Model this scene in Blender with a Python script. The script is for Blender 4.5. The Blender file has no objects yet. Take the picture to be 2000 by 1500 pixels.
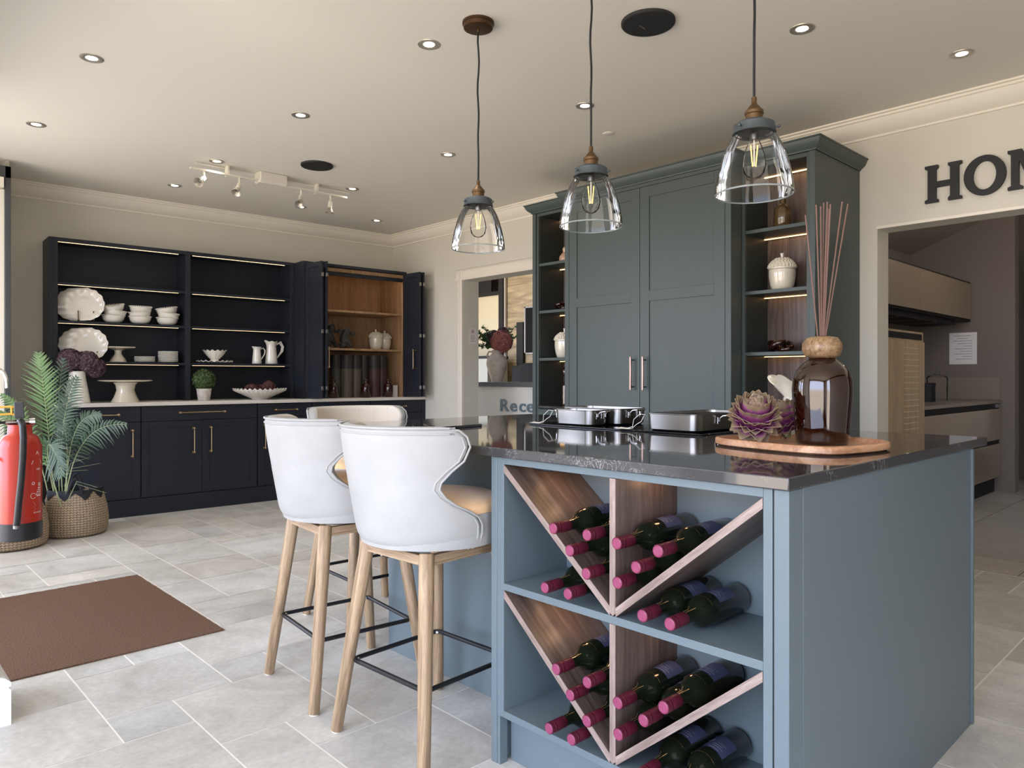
import bpy, bmesh, math, random
from mathutils import Vector, Matrix
random.seed(7)
sc = bpy.context.scene
COL = sc.collection
PI = math.pi

# ------------------------------------------------------------------ camera
FPX, HOR, CH = 1416.0, 738.0, 1.117          # focal length in px, horizon row, eye height
TH = math.radians(46.5)
cd = bpy.data.cameras.new('camera'); cam = bpy.data.objects.new('camera', cd); COL.objects.link(cam)
cd.sensor_width = 36.0; cd.sensor_fit = 'HORIZONTAL'
cd.lens = FPX / 2000.0 * 36.0
cd.shift_y = -(750.0 - HOR) / 2000.0
cd.clip_start = 0.02; cd.clip_end = 200
FWD = Vector((math.cos(TH), math.sin(TH), 0))
cam.location = (0, 0, CH)
cam.rotation_euler = (PI / 2, 0, TH - PI / 2)
sc.camera = cam
RIGHT = Vector((math.sin(TH), -math.cos(TH), 0))

def at(px, py, D):
    """world point seen at photo pixel (px, py) at depth D along the view axis"""
    return Vector((0, 0, CH)) + (FWD + RIGHT * ((px - 1000) / FPX) + Vector((0, 0, -(py - HOR) / FPX))) * D

# ------------------------------------------------------------------ render look
sc.view_settings.view_transform = 'Standard'
sc.view_settings.look = 'None'
sc.view_settings.gamma = 1.0
sc.view_settings.use_curve_mapping = False
sc.view_settings.exposure = 0.0
sc.render.engine = 'CYCLES'
cy = sc.cycles
cy.use_denoising = True
cy.max_bounces = 10; cy.diffuse_bounces = 5; cy.glossy_bounces = 6; cy.transmission_bounces = 8
cy.transparent_max_bounces = 16
cy.sample_clamp_indirect = 6.0
cy.caustics_reflective = False; cy.caustics_refractive = False

# ------------------------------------------------------------------ world: bright street outside the shop windows
W = bpy.data.worlds.new('daylight'); sc.world = W; W.use_nodes = True
nt = W.node_tree; nt.nodes.clear()
wo = nt.nodes.new('ShaderNodeOutputWorld'); bg = nt.nodes.new('ShaderNodeBackground')
tc = nt.nodes.new('ShaderNodeTexCoord'); sx = nt.nodes.new('ShaderNodeSeparateXYZ')
rp = nt.nodes.new('ShaderNodeValToRGB'); mr = nt.nodes.new('ShaderNodeMapRange')
mr.inputs['From Min'].default_value = -1; mr.inputs['From Max'].default_value = 1
nt.links.new(tc.outputs['Generated'], sx.inputs[0]); nt.links.new(sx.outputs['Z'], mr.inputs['Value'])
nt.links.new(mr.outputs[0], rp.inputs['Fac']); nt.links.new(rp.outputs['Color'], bg.inputs['Color'])
nt.links.new(bg.outputs[0], wo.inputs['Surface'])
cr = rp.color_ramp
cr.elements[0].position = 0.0; cr.elements[0].color = (0.60, 0.53, 0.45, 1)
cr.elements[1].position = 1.0; cr.elements[1].color = (0.56, 0.72, 1.0, 1)
e = cr.elements.new(0.48); e.color = (0.60, 0.52, 0.44, 1)
e = cr.elements.new(0.53); e.color = (0.68, 0.76, 0.98, 1)
bg.inputs['Strength'].default_value = 10.5

def portal(loc, rot, sx_, sy_):
    l = bpy.data.lights.new('window_portal', 'AREA'); l.shape = 'RECTANGLE'; l.size = sx_; l.size_y = sy_
    l.cycles.is_portal = True
    o = bpy.data.objects.new('window_portal', l); o.location = loc; o.rotation_euler = rot; COL.objects.link(o)
# shop-front openings (left of and behind the camera, and the entrance side)
portal((-1.62, 0.7, 1.35), (0, -PI / 2, 0), 2.2, 3.6)
portal((-.35, -1.62, 1.35), (PI / 2, 0, 0), .9, 2.2)
portal((0.18, 3.80, 1.2), (0, -PI / 2, 0), 2.1, 1.2)
portal((0.18, 5.45, 1.3), (0, -PI / 2, 0), 2.2, 1.4)

# ------------------------------------------------------------------ helpers
def srgb(r, g, b):
    f = lambda c: (c / 255 / 12.92) if c / 255 <= .04045 else ((c / 255 + .055) / 1.055) ** 2.4
    return (f(r), f(g), f(b), 1.0)

def newmat(name):
    m = bpy.data.materials.new(name); m.use_nodes = True
    n = m.node_tree; b = n.nodes['Principled BSDF']
    return m, n, b

def mat(name, col, rough=.5, metal=0., spec=.5, coat=0., var=0.0, vscale=8., bump=0., bscale=60., sheen=0., emit=None, estr=0., trans=0., ior=1.45, stretch=(1, 1, 1), var2=None):
    m, n, b = newmat(name)
    b.inputs['Base Color'].default_value = col
    b.inputs['Roughness'].default_value = rough
    b.inputs['Metallic'].default_value = metal
    b.inputs['Specular IOR Level'].default_value = spec
    b.inputs['Coat Weight'].default_value = coat
    b.inputs['Coat Roughness'].default_value = .05
    b.inputs['Sheen Weight'].default_value = sheen
    b.inputs['Transmission Weight'].default_value = trans
    b.inputs['IOR'].default_value = ior
    if emit:
        b.inputs['Emission Color'].default_value = emit; b.inputs['Emission Strength'].default_value = estr
    if var > 0 or bump > 0:
        t = n.nodes.new('ShaderNodeTexCoord'); mp = n.nodes.new('ShaderNodeMapping')
        mp.inputs['Scale'].default_value = stretch
        n.links.new(t.outputs['Object'], mp.inputs[0])
    if var > 0:
        ns = n.nodes.new('ShaderNodeTexNoise'); ns.inputs['Scale'].default_value = vscale; ns.inputs['Detail'].default_value = 6
        n.links.new(mp.outputs[0], ns.inputs['Vector'])
        r = n.nodes.new('ShaderNodeValToRGB'); n.links.new(ns.outputs['Fac'], r.inputs[0])
        c2 = var2 if var2 else tuple(max(0, c * (1 - var)) for c in col[:3]) + (1,)
        c3 = col if var2 else tuple(min(1, c * (1 + var)) for c in col[:3]) + (1,)
        r.color_ramp.elements[0].position = .3; r.color_ramp.elements[0].color = c2
        r.color_ramp.elements[1].position = .7; r.color_ramp.elements[1].color = c3
        n.links.new(r.outputs[0], b.inputs['Base Color'])
    if bump > 0:
        nb = n.nodes.new('ShaderNodeTexNoise'); nb.inputs['Scale'].default_value = bscale; nb.inputs['Detail'].default_value = 4
        n.links.new(mp.outputs[0], nb.inputs['Vector'])
        bp = n.nodes.new('ShaderNodeBump'); bp.inputs['Strength'].default_value = bump; bp.inputs['Distance'].default_value = .002
        n.links.new(nb.outputs['Fac'], bp.inputs['Height']); n.links.new(bp.outputs[0], b.inputs['Normal'])
    return m

def wood(name, ca, cb, axis='Z', scale=14., rough=.45, cc=None, bump=.15, dist=1.2):
    """straight grain running along one local axis"""
    m, n, b = newmat(name)
    t = n.nodes.new('ShaderNodeTexCoord'); mp = n.nodes.new('ShaderNodeMapping')
    s = {'X': (.06, 1, 1), 'Y': (1, .06, 1), 'Z': (1, 1, .06)}[axis]
    mp.inputs['Scale'].default_value = s
    n.links.new(t.outputs['Object'], mp.inputs[0])
    w = n.nodes.new('ShaderNodeTexNoise'); w.inputs['Scale'].default_value = scale; w.inputs['Detail'].default_value = 8
    w.inputs['Roughness'].default_value = .65; w.inputs['Distortion'].default_value = dist
    n.links.new(mp.outputs[0], w.inputs['Vector'])
    r = n.nodes.new('ShaderNodeValToRGB'); n.links.new(w.outputs['Fac'], r.inputs[0])
    r.color_ramp.elements[0].position = .36; r.color_ramp.elements[0].color = ca
    r.color_ramp.elements[1].position = .64; r.color_ramp.elements[1].color = cb
    if cc:
        e = r.color_ramp.elements.new(.5); e.color = cc
    f = n.nodes.new('ShaderNodeTexNoise'); f.inputs['Scale'].default_value = scale * 14; f.inputs['Detail'].default_value = 2
    n.links.new(mp.outputs[0], f.inputs['Vector'])
    fr = n.nodes.new('ShaderNodeMapRange'); fr.inputs['From Min'].default_value = .3; fr.inputs['From Max'].default_value = .7
    fr.inputs['To Min'].default_value = .78; fr.inputs['To Max'].default_value = 1.08
    n.links.new(f.outputs['Fac'], fr.inputs['Value'])
    mx = n.nodes.new('ShaderNodeMix'); mx.data_type = 'RGBA'; mx.blend_type = 'MULTIPLY'; mx.inputs['Factor'].default_value = 1
    n.links.new(r.outputs[0], mx.inputs['A']); n.links.new(fr.outputs[0], mx.inputs['B'])
    n.links.new(mx.outputs['Result'], b.inputs['Base Color'])
    b.inputs['Roughness'].default_value = rough
    bp = n.nodes.new('ShaderNodeBump'); bp.inputs['Strength'].default_value = bump; bp.inputs['Distance'].default_value = .001
    n.links.new(f.outputs['Fac'], bp.inputs['Height']); n.links.new(bp.outputs[0], b.inputs['Normal'])
    return m

def thin_glass(name, tint=(1, 1, 1, 1), edge=(.68, .71, .71, 1), gl=.95, ior=1.5):
    """thin clear glass wall: mostly transparent, mirror-like and denser at grazing angles"""
    m = bpy.data.materials.new(name); m.use_nodes = True; n = m.node_tree; n.nodes.clear()
    o = n.nodes.new('ShaderNodeOutputMaterial'); tr = n.nodes.new('ShaderNodeBsdfTransparent'); g = n.nodes.new('ShaderNodeBsdfGlossy')
    g.inputs['Roughness'].default_value = .01; g.inputs['Color'].default_value = (gl, gl, gl, 1)
    lw = n.nodes.new('ShaderNodeLayerWeight'); lw.inputs['Blend'].default_value = .12
    mc = n.nodes.new('ShaderNodeMix'); mc.data_type = 'RGBA'; mc.inputs['A'].default_value = tint; mc.inputs['B'].default_value = edge
    n.links.new(lw.outputs['Facing'], mc.inputs['Factor']); n.links.new(mc.outputs['Result'], tr.inputs['Color'])
    fr = n.nodes.new('ShaderNodeFresnel'); fr.inputs['IOR'].default_value = ior
    mx = n.nodes.new('ShaderNodeMixShader')
    # hammered, slightly wavy surface
    t = n.nodes.new('ShaderNodeTexCoord'); ns = n.nodes.new('ShaderNodeTexNoise'); ns.inputs['Scale'].default_value = 22; ns.inputs['Detail'].default_value = 1
    bp = n.nodes.new('ShaderNodeBump'); bp.inputs['Strength'].default_value = .35; bp.inputs['Distance'].default_value = .004
    n.links.new(t.outputs['Object'], ns.inputs['Vector']); n.links.new(ns.outputs['Fac'], bp.inputs['Height'])
    n.links.new(bp.outputs[0], g.inputs['Normal']); n.links.new(bp.outputs[0], fr.inputs['Normal'])
    n.links.new(fr.outputs[0], mx.inputs[0]); n.links.new(tr.outputs[0], mx.inputs[1]); n.links.new(g.outputs[0], mx.inputs[2])
    n.links.new(mx.outputs[0], o.inputs['Surface'])
    return m

class MB:
    """collects shapes into one mesh"""
    def __init__(s): s.v = []; s.f = []; s.mi = []; s.cur = 0
    def add(s, vs, fs):
        k = len(s.v); s.v += [tuple(v) for v in vs]; s.f += [tuple(i + k for i in f) for f in fs]; s.mi += [s.cur] * len(fs); return s
    def box(s, a, b):
        x0, y0, z0 = a; x1, y1, z1 = b
        if x0 > x1: x0, x1 = x1, x0
        if y0 > y1: y0, y1 = y1, y0
        if z0 > z1: z0, z1 = z1, z0
        return s.add([(x0, y0, z0), (x1, y0, z0), (x1, y1, z0), (x0, y1, z0), (x0, y0, z1), (x1, y0, z1), (x1, y1, z1), (x0, y1, z1)],
                     [(0, 3, 2, 1), (4, 5, 6, 7), (0, 1, 5, 4), (1, 2, 6, 5), (2, 3, 7, 6), (3, 0, 4, 7)])
    def prism(s, poly, axis, a, b):
        """2-D polygon pushed along an axis: axis 'x' poly=(y,z), 'y' poly=(x,z), 'z' poly=(x,y)"""
        n = len(poly)
        mk = {'x': lambda p, t: (t, p[0], p[1]), 'y': lambda p, t: (p[0], t, p[1]), 'z': lambda p, t: (p[0], p[1], t)}[axis]
        vs = [mk(p, a) for p in poly] + [mk(p, b) for p in poly]
        fs = [tuple(range(n))[::-1], tuple(range(n, 2 * n))] + [(i, (i + 1) % n, (i + 1) % n + n, i + n) for i in range(n)]
        return s.add(vs, fs)
    def lathe(s, prof, c=(0, 0, 0), seg=32, wob=None, cap=True):
        """prof = [(r, z)...] about a vertical axis; wob(angle, i) scales r"""
        vs = []; n = len(prof)
        for k in range(seg):
            a = 2 * PI * k / seg
            for i, (r, z) in enumerate(prof):
                rr, dz = (r, 0)
                if wob:
                    w = wob(a, i); rr = r * w[0]; dz = w[1]
                vs.append((c[0] + rr * math.cos(a), c[1] + rr * math.sin(a), c[2] + z + dz))
        fs = []
        for k in range(seg):
            k2 = (k + 1) % seg
            for i in range(n - 1):
                fs.append((k * n + i, k2 * n + i, k2 * n + i + 1, k * n + i + 1))
        if cap:
            if prof[0][0] > 1e-6: fs.append(tuple(k * n for k in range(seg))[::-1])
            if prof[-1][0] > 1e-6: fs.append(tuple(k * n + n - 1 for k in range(seg)))
        return s.add(vs, fs)
    def tube(s, pts, r, seg=8, closed=False, taper=None):
        pts = [Vector(p) for p in pts]; n = len(pts); vs = []
        prev = None
        for i, p in enumerate(pts):
            if closed: t = (pts[(i + 1) % n] - pts[i - 1]).normalized()
            else: t = (pts[min(i + 1, n - 1)] - pts[max(i - 1, 0)]).normalized()
            if prev is None:
                u = t.orthogonal().normalized()
            else:
                u = (prev - t * prev.dot(t))
                u = u.normalized() if u.length > 1e-6 else t.orthogonal().normalized()
            prev = u; w = t.cross(u)
            rr = r if taper is None else r * (1 + (taper - 1) * i / (n - 1))
            for k in range(seg):
                a = 2 * PI * k / seg
                vs.append(p + (u * math.cos(a) + w * math.sin(a)) * rr)
        fs = []
        for i in range(n if closed else n - 1):
            j = (i + 1) % n
            for k in range(seg):
                k2 = (k + 1) % seg
                fs.append((i * seg + k, i * seg + k2, j * seg + k2, j * seg + k))
        if not closed:
            fs.append(tuple(range(seg))[::-1]); fs.append(tuple((n - 1) * seg + k for k in range(seg)))
        return s.add(vs, fs)
    def sphere(s, c, r, seg=16, rings=10, sc=(1, 1, 1)):
        prof = [(max(1e-7, r * math.sin(PI * i / rings)), -r * math.cos(PI * i / rings)) for i in range(rings + 1)]
        k = len(s.v); s.lathe(prof, (0, 0, 0), seg, cap=False)
        for i in range(k, len(s.v)):
            v = s.v[i]; s.v[i] = (c[0] + v[0] * sc[0], c[1] + v[1] * sc[1], c[2] + v[2] * sc[2])
        return s
    def xform(s, M, start=0):
        for i in range(start, len(s.v)): s.v[i] = tuple(M @ Vector(s.v[i]))
        return s
    def build(s, name, m, parent=None, smooth=False, bevel=0., loc=None, rot=None, subd=0, angle=40, seg=2):
        me = bpy.data.meshes.new(name); me.from_pydata(s.v, [], s.f)
        ms = m if isinstance(m, (list, tuple)) else [m]
        for q in ms: me.materials.append(q)
        for i, p in enumerate(me.polygons): p.material_index = s.mi[i]
        bm = bmesh.new(); bm.from_mesh(me); bmesh.ops.recalc_face_normals(bm, faces=bm.faces); bm.to_mesh(me); bm.free()
        o = bpy.data.objects.new(name, me); COL.objects.link(o)
        if loc is not None: o.location = loc
        if rot is not None: o.rotation_euler = rot
        if parent: o.parent = parent
        if bevel > 0:
            md = o.modifiers.new('bevel', 'BEVEL'); md.width = bevel; md.segments = seg; md.limit_method = 'ANGLE'; md.angle_limit = math.radians(50)
        if subd:
            md = o.modifiers.new('subd', 'SUBSURF'); md.levels = subd; md.render_levels = subd
        if smooth or bevel > 0 or subd:
            for p in me.polygons: p.use_smooth = True
            if not subd:
                try: me.set_sharp_from_angle(angle=math.radians(angle))
                except Exception: pass
        return o

def box(name, m, a, b, parent=None, bevel=0., **k): return MB().box(a, b).build(name, m, parent, bevel=bevel, **k)

def thing(name, label, cat, loc=(0, 0, 0), rz=0., group=None):
    o = bpy.data.objects.new(name, None); COL.objects.link(o); o.empty_display_size = .05
    o.location = loc; o.rotation_euler = (0, 0, rz); o['label'] = label; o['category'] = cat
    if group: o['group'] = group
    return o
def tag(o, label, cat, group=None):
    o['label'] = label; o['category'] = cat
    if group: o['group'] = group
    return o
def struct(o):
    o['kind'] = 'structure'; return o
def dup(root, loc, rz=None, label=None, group=None):
    def cp(o, par):
        c = o.copy(); COL.objects.link(c)
        if par: c.parent = par; c.matrix_parent_inverse = o.matrix_parent_inverse.copy()
        for ch in list(o.children): cp(ch, c)
        return c
    r = cp(root, None); r.location = loc
    if rz is not None: r.rotation_euler = (r.rotation_euler[0], r.rotation_euler[1], rz)
    if label: r['label'] = label
    if group: r['group'] = group
    return r

def text_mesh(body, size, extrude, offset=0.0):
    cu = bpy.data.curves.new('t', 'FONT'); cu.body = body; cu.size = size; cu.extrude = extrude; cu.align_x = 'CENTER'; cu.align_y = 'CENTER'
    cu.offset = offset; cu.resolution_u = 4
    o = bpy.data.objects.new('t', cu); COL.objects.link(o)
    dg = bpy.context.evaluated_depsgraph_get(); me = bpy.data.meshes.new_from_object(o.evaluated_get(dg))
    vs = [tuple(v.co) for v in me.vertices]; fs = [tuple(p.vertices) for p in me.polygons]
    bpy.data.objects.remove(o); bpy.data.curves.remove(cu); bpy.data.meshes.remove(me)
    return vs, fs

# ------------------------------------------------------------------ materials
M = {}
M['wall'] = mat('wall_paint', srgb(213, 209, 197), .85, spec=.2, bump=.08, bscale=220)
M['ceil'] = mat('ceiling_paint', srgb(228, 223, 212), .9, spec=.15)
M['cornice'] = mat('cornice_paint', srgb(236, 229, 216), .6, spec=.3)
M['skirt'] = mat('skirting_gloss', srgb(236, 236, 236), .35)
M['trim'] = mat('architrave_paint', srgb(236, 228, 214), .4)
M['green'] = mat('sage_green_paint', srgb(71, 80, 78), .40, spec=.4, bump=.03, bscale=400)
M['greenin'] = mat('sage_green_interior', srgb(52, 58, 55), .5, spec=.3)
M['island'] = mat('island_blue_paint', srgb(101, 113, 118), .38, spec=.5, bump=.03, bscale=400)
M['navy'] = mat('navy_paint', srgb(35, 38, 46), .46, spec=.35, bump=.02, bscale=400)
M['brass'] = mat('aged_brass', srgb(160, 138, 108), .32, metal=1.)
M['brassd'] = mat('antique_bronze', srgb(108, 84, 58), .45, metal=.8)
M['bronze'] = mat('dark_bronze', srgb(84, 62, 44), .45, metal=.8)
M['gun'] = mat('grey_cast_metal', srgb(88, 96, 100), .5, metal=.7, bump=.3, bscale=250)
M['chrome'] = mat('polished_chrome', srgb(220, 220, 222), .12, metal=1.)
M['steel'] = mat('brushed_steel', srgb(150, 147, 142), .28, metal=1., bump=.06, bscale=90, stretch=(1, 1, 14))
M['dsteel'] = mat('dark_rack_metal', srgb(70, 72, 76), .3, metal=.9)
M['copper'] = mat('copper_handle', srgb(150, 126, 116), .3, metal=.9)
M['black'] = mat('black_powder_coat', srgb(26, 27, 30), .4)
M['blackp'] = mat('black_plastic', srgb(28, 28, 30), .5, spec=.3)
M['rubber'] = mat('rubber_black', srgb(34, 35, 38), .35)
M['ceramic'] = mat('white_glazed_ceramic', srgb(228, 224, 214), .14, coat=.6)
M['cream'] = mat('cream_glazed_ceramic', srgb(218, 210, 190), .12, coat=.7, var=.05, vscale=14)
M['stone'] = mat('rough_stone_ceramic', srgb(205, 196, 184), .75, var=.16, vscale=18, bump=.5, bscale=40)
M['whitetop'] = mat('pale_quartz', srgb(212, 206, 196), .3)
M['velvet'] = mat('cream_velvet', srgb(171, 170, 167), .95, spec=.08, sheen=.05, var=.07, vscale=7, bump=.35, bscale=30)
M['velvetin'] = mat('beige_velvet', srgb(204, 195, 180), .9, spec=.15, sheen=.15, var=.05, vscale=9, bump=.25, bscale=35)
M['seat'] = mat('lamplit_seat_fabric', srgb(240, 196, 146), .8, sheen=.4, var=.03, vscale=9)  # tan seat top, lightened to peach for the warm light falling on it
M['oak'] = wood('limed_oak', srgb(132, 108, 82), srgb(196, 168, 134), 'Z', 30, .5, srgb(172, 144, 112), bump=.6)
M['oakx'] = wood('limed_oak_rail', srgb(132, 108, 82), srgb(190, 162, 130), 'X', 30, .5, srgb(170, 142, 112), bump=.6)
M['walnutz'] = wood('walnut_upright', srgb(76, 63, 56), srgb(120, 103, 94), 'Z', 22, .4, srgb(100, 85, 76))
M['walnuty'] = wood('walnut_length', srgb(76, 63, 56), srgb(120, 103, 94), 'Y', 22, .4, srgb(100, 85, 76))
M['edge'] = wood('pale_walnut_edge', srgb(128, 108, 98), srgb(164, 145, 136), 'Y', 40, .45, bump=.05)
M['edgez'] = wood('pale_walnut_edge_up', srgb(128, 108, 98), srgb(164, 145, 136), 'Z', 40, .45, bump=.05)
M['oakpanel'] = wood('oak_cupboard_lining', srgb(150, 116, 84), srgb(188, 150, 112), 'Z', 16, .5, srgb(170, 134, 98))
M['acacia'] = wood('acacia_wood', srgb(168, 116, 82), srgb(216, 168, 130), 'X', 9, .35, srgb(198, 148, 110), bump=.05)
M['mango'] = wood('mango_wood', srgb(98, 72, 50), srgb(168, 138, 102), 'X', 26, .35, srgb(142, 112, 80), bump=.05, dist=2.5)
M['reed'] = mat('clay_reed', srgb(120, 94, 84), .85, spec=.2)
M['reed2'] = mat('dark_reed', srgb(60, 50, 45), .8)
M['led'] = mat('led_strip', srgb(255, 226, 180), .5, emit=srgb(255, 214, 170), estr=2.2)
M['ledw'] = mat('led_strip_warm', srgb(255, 220, 165), .5, emit=srgb(255, 196, 130), estr=6.)
M['lamp'] = mat('lamp_lens', srgb(255, 250, 240), .5, emit=srgb(255, 246, 228), estr=22.)
M['filament'] = mat('bulb_filament', srgb(255, 200, 90), .5, emit=srgb(255, 196, 96), estr=3.5)
M['lampring'] = mat('satin_nickel', srgb(186, 180, 168), .35, metal=.7)
M['white'] = mat('white_enamel', srgb(228, 222, 208), .4)
M['darkmesh'] = mat('speaker_mesh', srgb(34, 34, 35), .7, bump=.4, bscale=500)
M['glass'] = thin_glass('clear_pendant_glass', edge=(.66, .69, .69, 1), ior=1.36)
M['bulb'] = thin_glass('clear_bulb_glass', edge=(.9, .9, .88, 1), gl=.9, ior=1.12)
M['pane'] = thin_glass('window_pane', edge=(.9, .95, .95, 1))
M['amber'] = mat('amber_glass', srgb(58, 20, 9), .03, trans=.7, ior=1.5, coat=.8)
M['amberd'] = mat('smoked_brown_glass', srgb(54, 22, 16), .06, trans=.35, coat=1.)
M['brownglass'] = mat('olive_brown_glass', srgb(128, 104, 70), .06, trans=.6, coat=.6)
M['bottle'] = mat('dark_green_bottle_glass', srgb(18, 23, 14), .07, spec=.5, coat=.1)
M['capsule'] = mat('burgundy_capsule', srgb(84, 25, 42), .42, metal=.1, spec=.35)
M['capend'] = mat('pink_capsule_end', srgb(140, 60, 92), .4, metal=.1, bump=.5, bscale=300)
M['label'] = mat('slate_blue_label', srgb(64, 67, 94), .6)
M['ink'] = mat('silver_ink', srgb(205, 205, 214), .4)
M['goldline'] = mat('gold_foil_line', srgb(214, 170, 110), .3, metal=.8)
M['red'] = mat('red_extinguisher_paint', srgb(174, 46, 30), .3, coat=.15)
M['whiteink'] = mat('white_print', srgb(235, 225, 220), .6)
M['yellow'] = mat('amber_yellow_plastic', srgb(232, 178, 70), .5)
M['paper'] = mat('paper_sheet', srgb(225, 220, 214), .8)
M['inkgrey'] = mat('printed_grey', srgb(120, 118, 118), .8)
M['inkred'] = mat('printed_red', srgb(150, 70, 60), .8)
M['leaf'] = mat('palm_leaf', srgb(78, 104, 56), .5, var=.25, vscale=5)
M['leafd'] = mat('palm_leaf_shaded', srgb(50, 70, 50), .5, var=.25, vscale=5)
M['stemg'] = mat('palm_stem', srgb(150, 158, 116), .5)
M['euca'] = mat('eucalyptus_leaf', srgb(86, 112, 76), .55, var=.3, vscale=20)
M['box'] = mat('boxwood_leaf', srgb(66, 86, 44), .6, var=.4, vscale=60)
M['hyd'] = mat('aubergine_petal', srgb(92, 70, 80), .7, var=.3, vscale=30)
M['hydr'] = mat('dusty_rose_petal', srgb(178, 112, 106), .7, var=.25, vscale=30)
M['pine'] = mat('dried_brown_flower', srgb(98, 62, 58), .8, var=.3, vscale=40)
M['door_dark'] = mat('charcoal_frame', srgb(66, 68, 72), .45)
M['leather'] = mat('black_leather', srgb(24, 24, 24), .6, spec=.15)
M['screen'] = mat('tv_screen', srgb(14, 14, 15), .12)
M['kitwall'] = mat('taupe_wall_paint', srgb(120, 110, 100), .8, spec=.2)
M['kitgloss'] = mat('bronze_gloss_door', srgb(140, 124, 104), .22, coat=.3)
M['kitdark'] = mat('dark_carcass', srgb(38, 36, 35), .6, spec=.2)
M['kittop'] = mat('stone_kitchen_top', srgb(130, 118, 104), .3)
M['kitwood'] = wood('honey_wood', srgb(160, 134, 100), srgb(186, 160, 122), 'Z', 10, .4, bump=.05)
M['coir'] = mat('brown_coir', srgb(104, 81, 66), .95, spec=.1, var=.45, vscale=170, bump=1., bscale=420)
M['hob'] = mat('black_hob_glass', srgb(18, 20, 26), .04, spec=.6)
M['hobedge'] = mat('hob_bevel', srgb(60, 66, 78), .2, metal=.4)
M['settext'] = mat('brushed_blue_letter', srgb(132, 150, 162), .3, metal=.5)
M['homeletter'] = mat('matt_black_letter', srgb(34, 35, 37), .6)
M['lettedge'] = mat('letter_edge', srgb(50, 50, 52), .6)
M['canister'] = [mat('grey_green_tube', srgb(70, 70, 64), .5), mat('taupe_tube', srgb(96, 86, 72), .5), mat('burgundy_tube', srgb(78, 54, 52), .5), mat('dark_tube', srgb(52, 47, 46), .5)]
M['elephant'] = mat('charcoal_resin', srgb(58, 60, 60), .6, bump=.8, bscale=60)
M['desk'] = mat('white_desk_gloss', srgb(222, 220, 212), .3)
M['desktop'] = mat('dark_desk_top', srgb(96, 98, 100), .3)

def artichoke_mat():
    m, n, b = newmat('artichoke_scale')
    at_ = n.nodes.new('ShaderNodeAttribute'); at_.attribute_name = 'tip'; at_.attribute_type = 'GEOMETRY'
    t = n.nodes.new('ShaderNodeTexCoord'); ns = n.nodes.new('ShaderNodeTexNoise'); ns.inputs['Scale'].default_value = 40; ns.inputs['Detail'].default_value = 3
    n.links.new(t.outputs['Object'], ns.inputs['Vector'])
    ad = n.nodes.new('ShaderNodeMath'); ad.operation = 'MULTIPLY_ADD'; ad.inputs[1].default_value = .5; n.links.new(ns.outputs['Fac'], ad.inputs[0]); n.links.new(at_.outputs['Fac'], ad.inputs[2])
    r = n.nodes.new('ShaderNodeValToRGB'); n.links.new(ad.outputs[0], r.inputs[0])
    r.color_ramp.elements[0].position = .70; r.color_ramp.elements[0].color = srgb(112, 46, 92)
    r.color_ramp.elements[1].position = 1.0; r.color_ramp.elements[1].color = srgb(132, 112, 88)
    e = r.color_ramp.elements.new(.90); e.color = srgb(150, 92, 120)
    n.links.new(r.outputs[0], b.inputs['Base Color']); b.inputs['Roughness'].default_value = .5
    return m
M['arti'] = artichoke_mat()

def quartz_mat():
    m, n, b = newmat('charcoal_quartz')
    L = n.links.new
    t = n.nodes.new('ShaderNodeTexCoord')
    d = n.nodes.new('ShaderNodeTexNoise'); d.inputs['Scale'].default_value = 9; d.inputs['Detail'].default_value = 6
    L(t.outputs['Object'], d.inputs['Vector'])
    va = n.nodes.new('ShaderNodeVectorMath'); va.operation = 'SCALE'; va.inputs['Scale'].default_value = .22; L(d.outputs['Color'], va.inputs[0])
    vb = n.nodes.new('ShaderNodeVectorMath'); vb.operation = 'ADD'; L(t.outputs['Object'], vb.inputs[0]); L(va.outputs[0], vb.inputs[1])
    vo = n.nodes.new('ShaderNodeTexVoronoi'); vo.feature = 'DISTANCE_TO_EDGE'; vo.inputs['Scale'].default_value = 44; L(vb.outputs[0], vo.inputs['Vector'])
    r = n.nodes.new('ShaderNodeValToRGB'); L(vo.outputs['Distance'], r.inputs[0])
    r.color_ramp.elements[0].position = 0.0; r.color_ramp.elements[0].color = (1, 1, 1, 1)
    r.color_ramp.elements[1].position = 0.05; r.color_ramp.elements[1].color = (0, 0, 0, 1)
    k = n.nodes.new('ShaderNodeTexNoise'); k.inputs['Scale'].default_value = 4.5; k.inputs['Detail'].default_value = 5; L(t.outputs['Object'], k.inputs['Vector'])
    kr = n.nodes.new('ShaderNodeValToRGB'); L(k.outputs['Fac'], kr.inputs[0])
    kr.color_ramp.elements[0].position = .51; kr.color_ramp.elements[0].color = (0, 0, 0, 1)
    kr.color_ramp.elements[1].position = .68; kr.color_ramp.elements[1].color = (1, 1, 1, 1)
    mu = n.nodes.new('ShaderNodeMath'); mu.operation = 'MULTIPLY'; L(r.outputs[0], mu.inputs[0]); L(kr.outputs[0], mu.inputs[1])
    mx = n.nodes.new('ShaderNodeMix'); mx.data_type = 'RGBA'; L(mu.outputs[0], mx.inputs['Factor'])
    mx.inputs['A'].default_value = srgb(62, 61, 62); mx.inputs['B'].default_value = srgb(160, 158, 156)
    L(mx.outputs['Result'], b.inputs['Base Color'])
    b.inputs['Roughness'].default_value = .045; b.inputs['Specular IOR Level'].default_value = .75
    return m
M['quartz'] = quartz_mat()

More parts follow.
